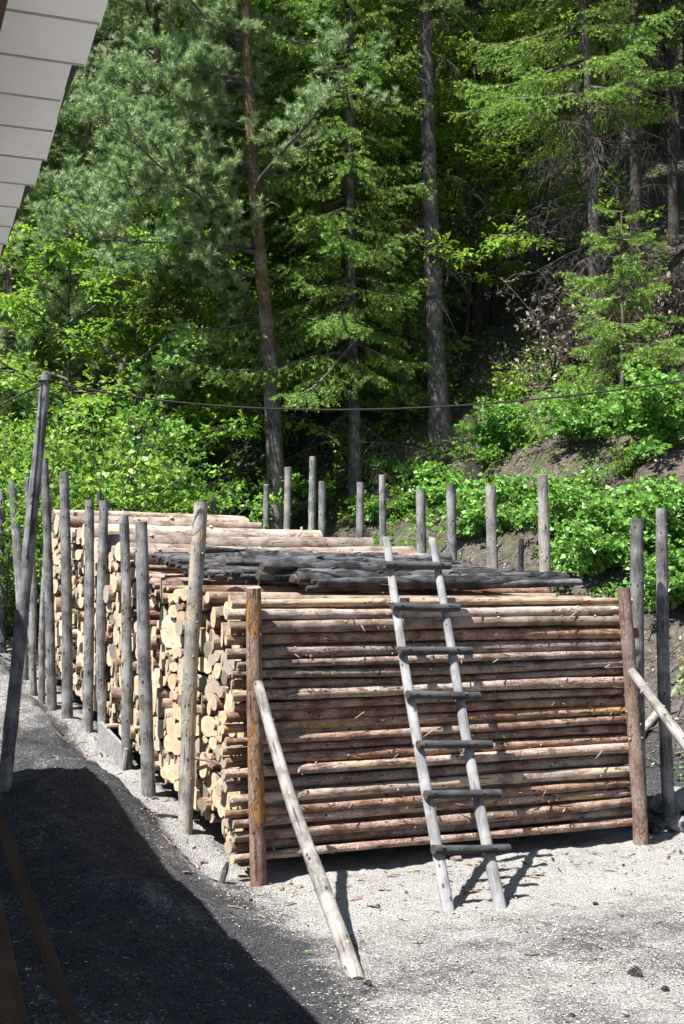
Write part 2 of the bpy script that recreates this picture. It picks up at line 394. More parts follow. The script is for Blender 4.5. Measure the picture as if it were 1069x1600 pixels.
# ------------------------------------------------------------------ loose leaf / needle meshes
def nrm(a): return a / (np.linalg.norm(a, axis=-1, keepdims=True) + 1e-9)
def poly_mesh(name, V, n, var, tip, mat, parent=None):
    """V (k,n,3): k loose faces of n corners"""
    k = len(V); co = V.reshape(-1, 3).astype(np.float32)
    me = bpy.data.meshes.new(name); me.vertices.add(k * n); me.vertices.foreach_set('co', co.ravel())
    me.loops.add(k * n); me.loops.foreach_set('vertex_index', np.arange(k * n, dtype=np.int32))
    me.polygons.add(k); me.polygons.foreach_set('loop_start', np.arange(0, k * n, n, dtype=np.int32))
    me.update(calc_edges=True)
    for nm, a in (('var', var), ('tip', tip)):
        at = me.attributes.new(nm, 'FLOAT', 'POINT'); at.data.foreach_set('value', np.repeat(a, n).astype(np.float32))
    return link(name, me, parent, mat)
def needles(P0, P1, m, ln, wd, spread=.8, up=.15, seed=0, tipw=.5):
    r = np.random.default_rng(seed); n = len(P0)
    P0 = np.repeat(P0, m, 0); P1 = np.repeat(P1, m, 0); k = len(P0)
    w = r.random(k) ** .8; ax = nrm(P1 - P0)
    rad = r.standard_normal((k, 3)); rad -= ax * (rad * ax).sum(-1, keepdims=True); rad = nrm(rad); rad[:, 2] += up
    d = nrm(ax * (1 - spread * .5) + rad * spread); L = ln * (.7 + .6 * r.random(k))[:, None]
    b = P0 + (P1 - P0) * w[:, None]; sd = nrm(np.cross(d, r.standard_normal((k, 3)))) * wd * .5
    V = np.stack([b - sd, b + sd, b + d * L], 1)
    clump = np.repeat(r.random(n), m)
    return V, np.clip(.5 * r.random(k) + .5 * clump, 0, 1), np.clip((w - (1 - tipw)) / tipw, 0, 1)
def leaves(P, D, size, seed=0, flat=.6, asp=.6):
    """folded four-corner leaves at P pointing along D"""
    r = np.random.default_rng(seed); k = len(P)
    D = nrm(D + .5 * r.standard_normal((k, 3))); upv = nrm(np.array([0, 0, 1.]) * flat + (1 - flat) * 1.2 * r.standard_normal((k, 3)))
    sd = nrm(np.cross(D, upv)); nn = np.cross(sd, D)
    L = size * (.45 + .95 * r.random(k))[:, None]; W = L * asp * .5
    fold = nn * W * .35
    V = np.stack([P, P + D * L * .45 + sd * W + fold, P + D * L - nn * L * .12, P + D * L * .45 - sd * W + fold], 1)
    cl = np.repeat(r.random(k // 24 + 1), 24)[:k]
    return V, np.clip(.55 * r.random(k) + .5 * cl, 0, 1)

# ------------------------------------------------------------------ trees
def rot_z(v, a): c, s = math.cos(a), math.sin(a); return np.array([v[0] * c - v[1] * s, v[0] * s + v[1] * c, v[2]])
def trunk_mesh(H, r0, lean=(0, 0), seed=0, n=12, flare=1.35, wig=.05, mats=None, split=None):
    rnd = random.Random(seed); mb = MB(); k = 26; path = []; rad = []
    ph = [rnd.random() * 6 for _ in range(2)]
    for i in range(k):
        q = (i / (k - 1)) ** 1.25; h = q * H - .4
        path.append((lean[0] * h + wig * math.sin(h * .5 + ph[0]), lean[1] * h + wig * math.sin(h * .43 + ph[1]), h))
        f = 1 + (flare - 1) * math.exp(-max(h, 0) / .45)
        rad.append(max(.012, r0 * f * (1 - .95 * q ** 1.15)))
    tube(mb, path, rad, n, jit=.06, rnd=rnd)
    if split:                                                      # orange upper bark of a pine: above this height
        for i, f in enumerate(mb.f):
            if np.mean([mb.v[j][2] for j in f]) > split + rnd.uniform(-.6, .6): mb.m[i] = 1
    def at(h):
        return np.array([lean[0] * h + wig * math.sin(h * .5 + ph[0]), lean[1] * h + wig * math.sin(h * .43 + ph[1]), h])
    return mb, at
def spruce(H, r0, base, blen, seed, lean=(0, 0), dens=1.0, dead=0, needle=(.055, .015), bias=None, droop=.35, mat='spruce', tipw=.35, per=24, name='spruce_tree', trunk='tree_grey', top=1.0):
    """Empty > trunk, branches, crown. base: height of the lowest green branch; blen: its length"""
    rnd = random.Random(seed); root = bpy.data.objects.new(name, None); col.objects.link(root)
    mb, at = trunk_mesh(H, r0, lean, seed, wig=.03); mb.build('trunk', [M[trunk]], root)
    br = MB(); P0 = []; P1 = []
    h = base
    while h < H * top - .3:
        q = (h - base) / (H - base); L0 = blen * (1 - q) ** .8 + .15
        nb = rnd.randint(3, 5) if L0 > .8 else 3
        a0 = rnd.random() * 6.28
        for b in range(nb):
            az = a0 + b * 6.28 / nb + rnd.uniform(-.4, .4)
            L = L0 * rnd.uniform(.6, 1.15)
            if bias is not None: L *= 1 + .45 * math.cos(az - bias)
            el = .25 - droop * (1 - q) * 1.5 + rnd.uniform(-.15, .15)
            o = at(h + rnd.uniform(-.15, .15)); k = max(4, int(L * 3.5)); pts = [o]; ca, sa = math.cos(az), math.sin(az)
            for i in range(k):
                u = (i + 1) / k; e = el - droop * math.sin(u * 2.6) * .7 + .45 * u * u
                d = np.array([ca * math.cos(e), sa * math.cos(e), math.sin(e)]); pts.append(pts[-1] + d * L / k)
            tube(br, pts, [max(.006, .012 + .012 * L) * (1 - .85 * i / k) for i in range(k + 1)], 4, cap=False, rnd=rnd)
            nt_ = int((7 + L * 9) * dens); sd = np.array([-sa, ca, 0])
            for j in range(nt_):
                u = .12 + .88 * (j + rnd.random()) / nt_; f = u * k; i = min(int(f), k - 1); p = pts[i] + (pts[i + 1] - pts[i]) * (f - i)
                ax = pts[i + 1] - pts[i]; ax /= np.linalg.norm(ax)
                side = 1 if j % 2 else -1
                tl = (.18 + .42 * L * (1 - u) * .55 + .12) * rnd.uniform(.6, 1.2) * min(1, L)
                d = ax * rnd.uniform(.5, .9) + sd * side * rnd.uniform(.4, 1.0) + np.array([0, 0, rnd.uniform(-.75, .05)])
                d /= np.linalg.norm(d); m = p + d * tl * .55; e2 = d + np.array([0, 0, -.35]); e2 /= np.linalg.norm(e2)
                P0.append(p); P1.append(m); P0.append(m); P1.append(m + e2 * tl * .45)
                if tl > .38:
                    for sgn in (-1, 1):
                        d3 = d + np.cross(d, [0, 0, 1]) * sgn * .8 + np.array([0, 0, -.25]); d3 /= np.linalg.norm(d3)
                        b3 = p + d * tl * rnd.uniform(.3, .7); P0.append(b3); P1.append(b3 + d3 * tl * .45)
        h += rnd.uniform(.22, .4) * (.75 + .5 * (1 - q))
    for i in range(dead):                                           # bare dead branches under the crown
        hh = rnd.uniform(max(.8, base * .25), base * 1.05); az = rnd.random() * 6.28; L = rnd.uniform(.6, 1.0) * blen * .75
        o = at(hh); e = rnd.uniform(-.5, .05); pts = [o]; k = 6
        for j in range(k):
            e -= rnd.uniform(-.02, .14); az += rnd.uniform(-.15, .15)
            pts.append(pts[-1] + np.array([math.cos(az) * math.cos(e), math.sin(az) * math.cos(e), math.sin(e)]) * L / k)
        tube(br, pts, [.012 * (1 - .75 * j / k) for j in range(k + 1)], 4, cap=False, rnd=rnd)
        for j in range(int(L * 16)):
            u = rnd.uniform(.2, 1) * k; ii = min(int(u), k - 1); p = pts[ii] + (pts[ii + 1] - pts[ii]) * (u - ii)
            d = np.array([rnd.gauss(0, 1), rnd.gauss(0, 1), rnd.gauss(-1.1, .5)]); d /= np.linalg.norm(d)
            l2 = rnd.uniform(.2, .65); m = p + d * l2 * .6
            tube(br, [p, m, m + (d + np.array([0, 0, -.5])) * l2 * .4], [.006, .004, .002], 3, cap=False, rnd=rnd)
    br.build('branches', [M['twig']], root)
    V, var, tip = needles(np.array(P0), np.array(P1), per, needle[0], needle[1], .85, .1, seed, tipw)
    poly_mesh('crown', V, 3, var, tip * .9, M[mat], root)
    return root
def pine(H, r0, base, limb, seed, lean=(0, 0), nl=30, bias=None, split=4.0, per=46, needle=(.105, .0125), top=1.0, name='pine_tree'):
    rnd = random.Random(seed); root = bpy.data.objects.new(name, None); col.objects.link(root)
    mb, at = trunk_mesh(H, r0, lean, seed, wig=.09, split=split); mb.build('trunk', [M['tree_grey'], M['tree_pine']], root)
    br = MB(); P0 = []; P1 = []
    for i in range(nl):
        q = (i + rnd.random()) / nl; h = base + (H * top - base) * q; L = limb * (1 - .75 * q ** 1.5) * rnd.uniform(.55, 1.15)
        az = rnd.random() * 6.28
        if bias is not None and rnd.random() < .9: az = bias + rnd.uniform(-1.1, 1.1)
        el = rnd.uniform(-.2, .35) + .3 * q; o = at(h); k = 7; pts = [o]
        for j in range(k):
            az += rnd.uniform(-.22, .22); el += rnd.uniform(-.16, .22)
            pts.append(pts[-1] + np.array([math.cos(az) * math.cos(el), math.sin(az) * math.cos(el), math.sin(el)]) * L / k)
        tube(br, pts, [(.012 + .011 * L) * (1 - .85 * j / k) for j in range(k + 1)], 5, mi=0, cap=False, rnd=rnd)
        ns = int(6 + L * 5.5)
        for j in range(ns):
            u = (.16 + .84 * (j + rnd.random()) / ns) * k; ii = min(int(u), k - 1); p = pts[ii] + (pts[ii + 1] - pts[ii]) * (u - ii)
            ax = pts[ii + 1] - pts[ii]; ax /= np.linalg.norm(ax)
            d = ax * .6 + np.array([rnd.gauss(0, .7), rnd.gauss(0, .7), rnd.gauss(.1, .45)]); d /= np.linalg.norm(d)
            sl_ = rnd.uniform(.35, .85) * (.6 + .25 * L); sp_ = [p]
            for _ in range(3): d = d + np.array([rnd.gauss(0, .2), rnd.gauss(0, .2), rnd.gauss(.08, .15)]); d /= np.linalg.norm(d); sp_.append(sp_[-1] + d * sl_ / 3)
            tube(br, sp_, [.011, .008, .006, .004], 3, cap=False, rnd=rnd)
            for w_ in range(rnd.randint(6, 9)):
                u2 = rnd.uniform(.35, 1) * 3; i2 = min(int(u2), 2); b = sp_[i2] + (sp_[i2 + 1] - sp_[i2]) * (u2 - i2)
                dd = d * .7 + np.array([rnd.gauss(0, .75), rnd.gauss(0, .75), rnd.gauss(.35, .5)]); dd /= np.linalg.norm(dd)
                P0.append(b); P1.append(b + dd * rnd.uniform(.14, .3))
    for i in range(14):                                             # bare dead snags
        h = rnd.uniform(base * .5, base + (H - base) * .45); az = rnd.random() * 6.28; L = rnd.uniform(.4, 1.3); o = at(h); e = rnd.uniform(-.2, .4)
        pts = [o]
        for j in range(5):
            az += rnd.uniform(-.35, .35); e += rnd.uniform(-.3, .25)
            pts.append(pts[-1] + np.array([math.cos(az) * math.cos(e), math.sin(az) * math.cos(e), math.sin(e)]) * L / 5)
        tube(br, pts, [.022, .018, .014, .01, .007, .004], 4, cap=False, rnd=rnd)
    br.build('branches', [M['twig']], root)
    V, var, tip = needles(np.array(P0), np.array(P1), per, needle[0], needle[1], .75, .25, seed, .5)
    poly_mesh('crown', V, 3, var, tip * .7, M['pine'], root)
    return root
def broadleaf(H, r0, base, rad, seed, nl=16, leaf=.1, per=13, lean=(0, 0), mat='beech', name='broadleaf_tree', trunk='tree_dark', layers=.75, sub=8):
    rnd = random.Random(seed); root = bpy.data.objects.new(name, None); col.objects.link(root)
    mb, at = trunk_mesh(H, r0, lean, seed, wig=.12); mb.build('trunk', [M[trunk]], root)
    br = MB(); P = []; D = []
    for i in range(nl):
        q = (i + rnd.random()) / nl; h = base + (H - base) * q * .97; L = rad * (1 - .7 * q ** 2) * rnd.uniform(.6, 1.15); az = i * 2.4 + rnd.uniform(-.4, .4)
        el = .25 + .5 * q + rnd.uniform(-.2, .25); o = at(h); k = 6; pts = [o]
        for j in range(k):
            az += rnd.uniform(-.18, .18); el += rnd.uniform(-.18, .1)
            pts.append(pts[-1] + np.array([math.cos(az) * math.cos(el), math.sin(az) * math.cos(el), math.sin(el)]) * L / k)
        tube(br, pts, [(.015 + .014 * L) * (1 - .88 * j / k) for j in range(k + 1)], 4, cap=False, rnd=rnd)
        for j in range(int(sub + L * 2.5)):
            u = rnd.uniform(.2, 1) * k; ii = min(int(u), k - 1); p = pts[ii] + (pts[ii + 1] - pts[ii]) * (u - ii)
            ax = pts[ii + 1] - pts[ii]; ax /= np.linalg.norm(ax)
            d = ax * .7 + np.array([rnd.gauss(0, .8), rnd.gauss(0, .8), rnd.gauss(0, .35)]); d /= np.linalg.norm(d)
            l2 = rnd.uniform(.4, 1.1) * (.4 + .25 * L); e = p + d * l2 + np.array([0, 0, -.12 * l2])
            tube(br, [p, (p + e) / 2 + np.array([0, 0, .04]), e], [.009, .006, .003], 3, cap=False, rnd=rnd)
            for w_ in range(per):
                u2 = rnd.random() ** .7; b = p + (e - p) * u2; d3 = d * .5 + np.array([rnd.gauss(0, .8), rnd.gauss(0, .8), rnd.gauss(-.1, .2)])
                d3 /= np.linalg.norm(d3)
                for z_ in range(3):
                    P.append(b + d3 * rnd.uniform(.0, .32)); D.append(d3)
    br.build('branches', [M['twig']], root)
    V, var = leaves(np.array(P), np.array(D), leaf, seed, layers)
    poly_mesh('crown', V, 4, var, np.random.default_rng(seed).random(len(V)) ** 4, M[mat], root)
    return root
def bush(H, rad, seed, stems=14, leaf=.085, mat='hazel', name='bush', per=9, twigs=9, spread=1.0, asp=.72, layers=.6):
    rnd = random.Random(seed); root = bpy.data.objects.new(name, None); col.objects.link(root)
    br = MB(); P = []; D = []
    for i in range(stems):
        az = rnd.random() * 6.28; o = np.array([rnd.gauss(0, .12 * rad), rnd.gauss(0, .12 * rad), -.1]); L = H * rnd.uniform(.6, 1.12); k = 6
        el = 1.5 - abs(rnd.gauss(0, .45)) * spread * min(1.6, rad / H * 1.6); pts = [o]
        for j in range(k):
            el -= rnd.uniform(0, .17) * spread; az += rnd.uniform(-.15, .15)
            pts.append(pts[-1] + np.array([math.cos(az) * math.cos(el), math.sin(az) * math.cos(el), math.sin(el)]) * L / k)
        tube(br, pts, [(.008 + .006 * H) * (1 - .85 * j / k) for j in range(k + 1)], 4, cap=False, rnd=rnd)
        for j in range(twigs):
            u = (.18 + .82 * (j + rnd.random()) / twigs) * k; ii = min(int(u), k - 1); p = pts[ii] + (pts[ii + 1] - pts[ii]) * (u - ii)
            d = np.array([rnd.gauss(0, 1), rnd.gauss(0, 1), rnd.gauss(.35, .4)]); d /= np.linalg.norm(d)
            l2 = rnd.uniform(.25, .6) * (.35 + .22 * H); e = p + d * l2
            tube(br, [p, (p + e) / 2 + np.array([0, 0, .03]), e], [.006, .004, .002], 3, cap=False, rnd=rnd)
            for w_ in range(per):
                b = p + (e - p) * rnd.uniform(.15, 1); d3 = d * .4 + np.array([rnd.gauss(0, .8), rnd.gauss(0, .8), rnd.gauss(0, .3)]); d3 /= np.linalg.norm(d3)
                for z_ in range(2): P.append(b + d3 * rnd.uniform(.0, .12)); D.append(d3)
    br.build('stems', [M['twig']], root)
    V, var = leaves(np.array(P), np.array(D), leaf, seed, layers, asp)
    poly_mesh('foliage', V, 4, var, np.random.default_rng(seed).random(len(V)) ** 4, M[mat], root)
    return root
used = set()
def place(proto, x, y, label, cat, group=None, rz=0.0, s=1.0, dz=0.0, tilt=(0, 0)):
    o = proto if proto.name not in used else copy_tree(proto)
    if o is proto: used.add(proto.name)
    o.location = (x, y, Tz(x, y) + dz); o.rotation_euler = (tilt[0], tilt[1], rz); o.scale = (s, s, s)
    return tag(o, label, cat, group)
def pxY(px, Y): return (px - 534.5) / FPX * Y * 1.0

# ------------------------------------------------------------------ the stack of logs
def zb(s): return .17 + .172 * max(0.0, s)
def zt(s): return (2.36 + .085 * s) if s < 3.1 else (2.34 + .168 * s)
def tright(s): return float(np.interp(s, [0, 1.7, 3.5, 4.5, 6, 7.4], [4.03, 3.75, 3.66, 3.5, 3.05, 2.65]))
rl = random.Random(21)
def one_log(mb, s, z, r, t0, t1, rnd, mats=(0, 1), flat=None, bend=.02, yaw=.0, pitch=.0, n=14, k=12, knots=5, lr=None, taper=.12):
    a = world(s + yaw, t0, z + pitch); b = world(s - yaw, t1, z - pitch)
    path = log_path(a, b, bend, k, rnd); lr = rnd.random() if lr is None else lr
    sgn = rnd.choice((-1, 1))
    rad = [r * (1 + sgn * taper * (q / (k - 1) - .5) * 2 * .6 + rnd.uniform(-.03, .03)) for q in range(k)]
    tube(mb, path, rad, n, mats[0], True, mats[1], lr, jit=.06, flat=flat, captilt=rnd.uniform(-.3, .3), rnd=rnd)
    for _ in range(knots):                                          # cut-off branch stubs
        q = rnd.uniform(.03, .97); i = min(int(q * (k - 1)), k - 2); p = path[i] + (path[i + 1] - path[i]) * (q * (k - 1) - i)
        d, u, v = frame_of(path[i + 1] - path[i]); an = rnd.random() * 6.28; o = u * math.cos(an) + v * math.sin(an)
        o = o + d * rnd.uniform(-.5, .5); l_ = r * rnd.uniform(1.02, 1.28)
        tube(mb, [p + o * r * .6, p + o * l_], [r * .3, r * rnd.uniform(.1, .22)], 6, mats[0], True, mats[1], lr, rnd=rnd)
LOGM = [M['bark_red'], M['end'], M['bark_tan'], M['end_grey']]

# front face: long logs lying between the two front posts
heights = []; z = .17
rs = [rl.uniform(.034, .054) for _ in range(23)]; gap = (2.36 - .17 - 2 * sum(rs)) / 22; k_ = 1.0
look = {0: 'reddish brown', 1: 'pale scuffed', 2: 'tan peeled'}
nf = len(rs)
for i, r in enumerate(rs):
    r *= k_; zc = z + r; z += 2 * r + gap + rl.uniform(-.008, .008) * (i < 20)
    mb = MB(); tan = rl.random() < .2 or i >= nf - 3
    rec = rl.choice((0, 0, .02, .05))
    one_log(mb, .085 + r + rec, zc, r, -.17 + rl.uniform(-.07, .05), 4.03 + rl.uniform(-.05, .06), rl, (2 if tan else 0, 1), bend=.018,
            yaw=rl.uniform(-.015, .015), pitch=rl.uniform(-.012, .012), n=18, k=44, knots=16)
    for _ in range(8):                                              # torn bark strips
        if rl.random() < .6:
            t_ = rl.uniform(.2, 3.9); p = world(.085 + rec - .004, t_, zc + r * rl.uniform(-.3, .8)); l_ = rl.uniform(.03, .16)
            e = np.array(p) + np.array(EV) * l_ * rl.uniform(-1, 1) + np.array([0, -l_ * .35, l_ * rl.uniform(-.5, .5)])
            tube(mb, [p, (np.array(p) + e) / 2 + np.array([0, -.012, 0]), e], [.006, .007, .002], 5, 2, rnd=rl, flat=.35)
    o = mb.build('log', LOGM)
    tag(o, '%s long log of the front face, %s up from the ground' % ('pale barked' if tan else 'reddish brown', ordn(i, 'lowest')), 'log', 'logs of the front face')

# the body of the stack: round ends packed against each other (slope-following strip coordinates s, h)
def pack():
    g = np.random.default_rng(11); S0, S1 = .21, 7.35; r = []; area = 0
    Hs = lambda s: np.where(s < 3.1, 2.36 + .085 * s, 2.34 + .168 * s) - .17 - .172 * s
    while area < (S1 - S0) * 2.3 * .9:
        q = float(np.clip(g.lognormal(math.log(.059), .42), .032, .15)); r.append(q); area += math.pi * q * q
    r = np.array(r); n = len(r); p = np.stack([g.uniform(S0, S1, n), g.uniform(0, 2.1, n)], 1)
    for it in range(420):
        D = p[:, None] - p[None]; d = np.sqrt((D ** 2).sum(-1)) + np.eye(n) * 9 + 1e-6
        ov = np.maximum(0, r[:, None] + r[None] - d); np.fill_diagonal(ov, 0)
        p = p + (D / d[..., None] * ov[..., None]).sum(1) * .32
        p[:, 1] -= .002 if it < 300 else .0004
        p[:, 0] = np.clip(p[:, 0], S0 + r * .95, S1 - r); top = Hs(p[:, 0]) - r
        p[:, 1] = np.clip(p[:, 1], r, top)
    edges = np.arange(0, 8.0, .4); top = np.array([max([p[i, 1] + r[i] for i in range(n) if abs(p[i, 0] - e) < .35] or [0]) for e in edges])
    f = Hs(edges) / np.maximum(top, .5); f = np.convolve(np.pad(f, 1, 'edge'), [.25, .5, .25], 'valid')
    p[:, 1] *= np.clip(np.interp(p[:, 0], edges, f), .9, 1.3)
    return p, r
pk, pr = pack()
# a flattened top course over the far part, as the photo shows long pale logs lying level
order = sorted(range(len(pr)), key=lambda i: pk[i, 0])
def is_top(i):
    s, h = pk[i]; return s > 3.0 and zb(s) + h + pr[i] > zt(s) - .13
tops = [i for i in order if is_top(i)]
sides = [i for i in order if not is_top(i)]
NB = 222
own = set(tops) | set(sides[:NB])
cnt = {}
info = {}
for i in sorted(sides[:NB], key=lambda i: pk[i, 1]):
    b = int((pk[i, 0] - .22) / .17); cnt[b] = cnt.get(b, 0) + 1; info[i] = (b, cnt[b] - 1)
rest = MB()
for i in order:
    s, h = float(pk[i, 0]), float(pk[i, 1]); r = float(pr[i]); t1 = tright(s) + rl.gauss(0, .07); t0 = rl.gauss(-.02, .014)
    if rl.random() < .04: t0 -= rl.uniform(.03, .09)
    if rl.random() < .12: t0 += rl.uniform(.05, .15)
    top = i in tops
    mats = (2 if top or rl.random() < .35 else 0, 3 if rl.random() < .1 else 1)
    mb = MB() if i in own else rest
    one_log(mb, s, zb(s) + h, r * (1.04 if not is_top(i) else .985), t0, t1, rl, mats, bend=.012 if not top else .025, yaw=rl.uniform(-.03, .03), n=14 if i in own else 10,
            k=14 if top else 6, knots=7 if top else 3, lr=None, flat=None if top or rl.random() < .35 else rl.uniform(.6, .95))
    if i in own:
        o = mb.build('log', LOGM)
        if not top:
            b, q = info[i]
            tag(o, '%s sawn log end, %s up in the %s column from the front corner' % ('thick' if r > .085 else 'thin' if r < .055 else 'pale', ordn(q, 'lowest').replace('lowest', 'first'), ordn(b)), 'log', 'logs showing sawn ends on the left side')
        else:
            tag(o, 'pale log on top of the stack, %s one behind the charred logs' % ordn(tops.index(i)), 'log', 'pale logs on top of the stack')
tag(rest.build('stacked_logs', LOGM), 'mass of stacked logs in the farther part of the long pile', 'logs', None, 'stuff')

# charred logs strewn over the dip in the top of the stack
rc = random.Random(5); nch = 54
for i in range(nch):
    q = i / (nch - 1); s = .8 + 2.35 * q + rc.uniform(-.06, .06); r = rc.choice((.022, .03, .035, .045, .06)) * rc.uniform(.9, 1.1)
    L = rc.choice((1.0, 1.7, 2.4, 3.2, 3.4)) * rc.uniform(.85, 1.1); lo = .0 + 1.0 * (1 - q) ** 2; hi = tright(s) - .06
    L = min(L, hi - lo); t0 = lo + (0 if i % 3 == 0 else rc.random() ** 1.2) * (hi - lo - L)
    base_ = max(zt(s) if s < 3.1 else 2.36 + .085 * s, 0) + (0 if s < 3.1 else .0)
    lift = rc.uniform(-.01, .05) + (.05 if i % 3 == 2 else 0) + .03 * q + .13 * max(0, (q - .6) / .4)
    mb = MB(); yw = rc.uniform(-.13, .13)
    p = log_path(world(s + yw, t0, base_ + r + lift + rc.uniform(-.03, .03)), world(s - yw, t0 + L, base_ + r + lift + rc.uniform(-.03, .05)), .035, 16, rc)
    rad = [r * (.86 + .16 * min(1, j / 1.0, (15 - j) / 1.0)) * rc.uniform(.78, 1.15) for j in range(16)]
    tube(mb, p, rad, 11, 0, True, 1, rc.random(), jit=.2, captilt=rc.uniform(-.35, .35), rnd=rc)
    for _ in range(4):
        j = rc.randint(1, 13); d, u, v = frame_of(p[j + 1] - p[j]); an = rc.uniform(0, 6.28); o_ = u * math.cos(an) + v * math.sin(an)
        tube(mb, [p[j] + o_ * r * .5, p[j] + o_ * r * 1.1 + d * .05, p[j] + o_ * r * rc.uniform(1.1, 1.7) + d * .14], [r * .35, r * .25, .004], 5, 0, True, 1, rnd=rc, jit=.2)
    o = mb.build('charred_log', [M['char'], M['end_char']])
    tag(o, '%s black charred log on the stack, %s counting back from the front' % ('long' if L > 2.2 else 'short', ordn(i)), 'charred log', 'charred logs on top of the stack')

# ------------------------------------------------------------------ posts
rp = random.Random(9)
def post(name, base, top, d0, d1, mat, endm, label, cat, group=None, knots=12, bend=.02, bury=.3, n=16, k=22, jit=.06):
    base = np.array(base); top = np.array(top); d = (base - top); d /= np.linalg.norm(d)
    mb = MB(); path = log_path(base + d * bury, top, bend, k, rp)
    tube(mb, path, [(d0 + (d1 - d0) * j / (k - 1)) / 2 * rp.uniform(.965, 1.035) for j in range(k)], n, 0, True, 1, None, jit=jit, captilt=rp.uniform(-.18, .18), rnd=rp)
    for _ in range(knots):
        j = rp.randint(2, k - 2); dd, u, v = frame_of(path[j + 1 if j < k - 1 else j] - path[j - 1]); an = rp.random() * 6.28; o_ = u * math.cos(an) + v * math.sin(an)
        tube(mb, [path[j] + o_ * d1 * .3, path[j] + o_ * d1 * rp.uniform(.52, .66)], [.02, .012], 6, 0, True, 1, rnd=rp)
    return tag(mb.build(name, [M[mat], M[endm]]), label, cat, group)
LEFT = [((313, 785), (288, 1300), 23, 'bark_pale', 'pale grey barked post, nearest in the row along the left side of stack'),
        ((220, 815), (232, 1243), 20, 'bark_grey', 'grey post second in the row along the left side of stack'),
        ((193, 806), (197, 1203), 16, 'bark_grey', 'knobbly dark post third in the row along the left side of stack'),
        ((162, 783), (163, 1157), 15, 'bark_grey', 'dark split-topped post fourth in the row along the left side'),
        ((140, 781), (137, 1142), 15, 'bark_grey', 'straight grey post fifth in the row along the left side'),
        ((100, 737), (105, 1122), 16, 'bark_grey', 'tall grey post sixth in the row along the left side'),
        ((68, 716), (80, 1107), 14, 'bark_grey', 'tall grey post beside the leaning cable pole, top above its neighbours'),
        ((76, 772), (66, 1100), 10, 'bark_grey', 'thin grey post just behind the leaning cable pole'),
        ((48, 850), (53, 1084), 11, 'bark_grey', 'short grey post half hidden by the leaning cable pole'),
        ((19, 754), (36, 1062), 14, 'bark_grey', 'grey post left of the leaning cable pole, second from the left edge'),
        ((4, 770), (5, 1020), 11, 'bark_grey', 'thin grey post at the left edge of the yard'),
        ((42, 740), (48, 1040), 9, 'bark_grey', 'thin post rising behind the leaning cable pole'),
        ((155, 757), (156, 1000), 9, 'bark_grey', 'slim dark post behind the fourth left post, only its top showing')]
for (tp, bs, wpx, mat, lab) in LEFT:
    b = hit(*bs); Y = b.y
    tpp = unproj(tp[0], tp[1], Y); dia = wpx * Y / FPX
    post('post', b, tpp, dia * 1.1, dia * .95, mat, 'end_grey', lab, 'post', 'posts along the left side of the stack', bend=.03)
def on_line(px, t):                                                 # where the line of right-hand posts meets the sight line of a post
    q = (px - 534.5) / FPX
    return (CX + CA * t - q * (CY + SA * t)) / (SA + q * CA)
RIGHT = [(995, 811, 0, 21, 4.30, 'bark_grey', 'tall weathered grey post right behind the right front post'),
         (853, 741, -6, 18, 4.05, 'bark_pale', 'pale grey post, nearest one behind the right side of the stack'),
         (775, 761, -9, 18, 4.0, 'bark_pale', 'pale leaning post right of the ladder top'),
         (708, 757, -4, 16, 4.0, 'bark_grey', 'grey barked post above the right ladder rail'),
         (657, 765, 0, 15, 4.0, 'bark_grey', 'stout grey post between the ladder rails'),
         (596, 742, 1, 11, 4.0, 'bark_grey', 'thin dark grey post left of the ladder top'),
         (563, 754, 0, 13, 4.1, 'bark_grey', 'grey post beside a thin one, behind the pale top logs'),
         (503, 753, 0, 12, 4.1, 'bark_grey', 'short dark grey post right of the tall thin pair'),
         (484, 714, 5, 12, 4.1, 'bark_grey', 'tallest grey post behind the far end of the stack'),
         (447, 730, 3, 12, 4.1, 'bark_pale', 'whitish post just right of the pine trunk foot'),
         (415, 757, 1, 10, 4.1, 'bark_grey', 'short post left of the pine trunk foot')]
for (px, ytop, dx, wpx, t, mat, lab) in RIGHT:
    s = on_line(px, t); p = world(s, t, 0); p.z = Tz(p.x, p.y); tp = unproj(px + dx, ytop, p.y); dia = wpx * p.y / FPX
    post('post', p, tp, dia * 1.1, dia * .95, mat, 'end_grey', lab, 'post', 'posts along the right side of the stack', bend=.02)
b = hit(1045, 1282); post('post', b, unproj(1033, 795, b.y), .135, .12, 'bark_grey', 'end_grey', 'tall grey post standing free at the right edge of the yard', 'post', 'posts along the right side of the stack')
for px, yt in ((284, 760), (333, 770)):
    p = unproj(px, 800, 21.5); p.z = Tz(p.x, p.y)
    post('post', p, unproj(px, yt, 21.5), .11, .1, 'bark_grey', 'end_grey', ('left' if px < 300 else 'right') + ' one of two short posts beyond the far left end of the stack', 'post', 'posts along the left side of the stack')
p = unproj(800, 900, 14.6); p.z = Tz(p.x, p.y)
post('post', p, unproj(815, 842, 14.6), .07, .06, 'char', 'end_char', 'black charred leaning stub beside the pale leaning post', 'post')
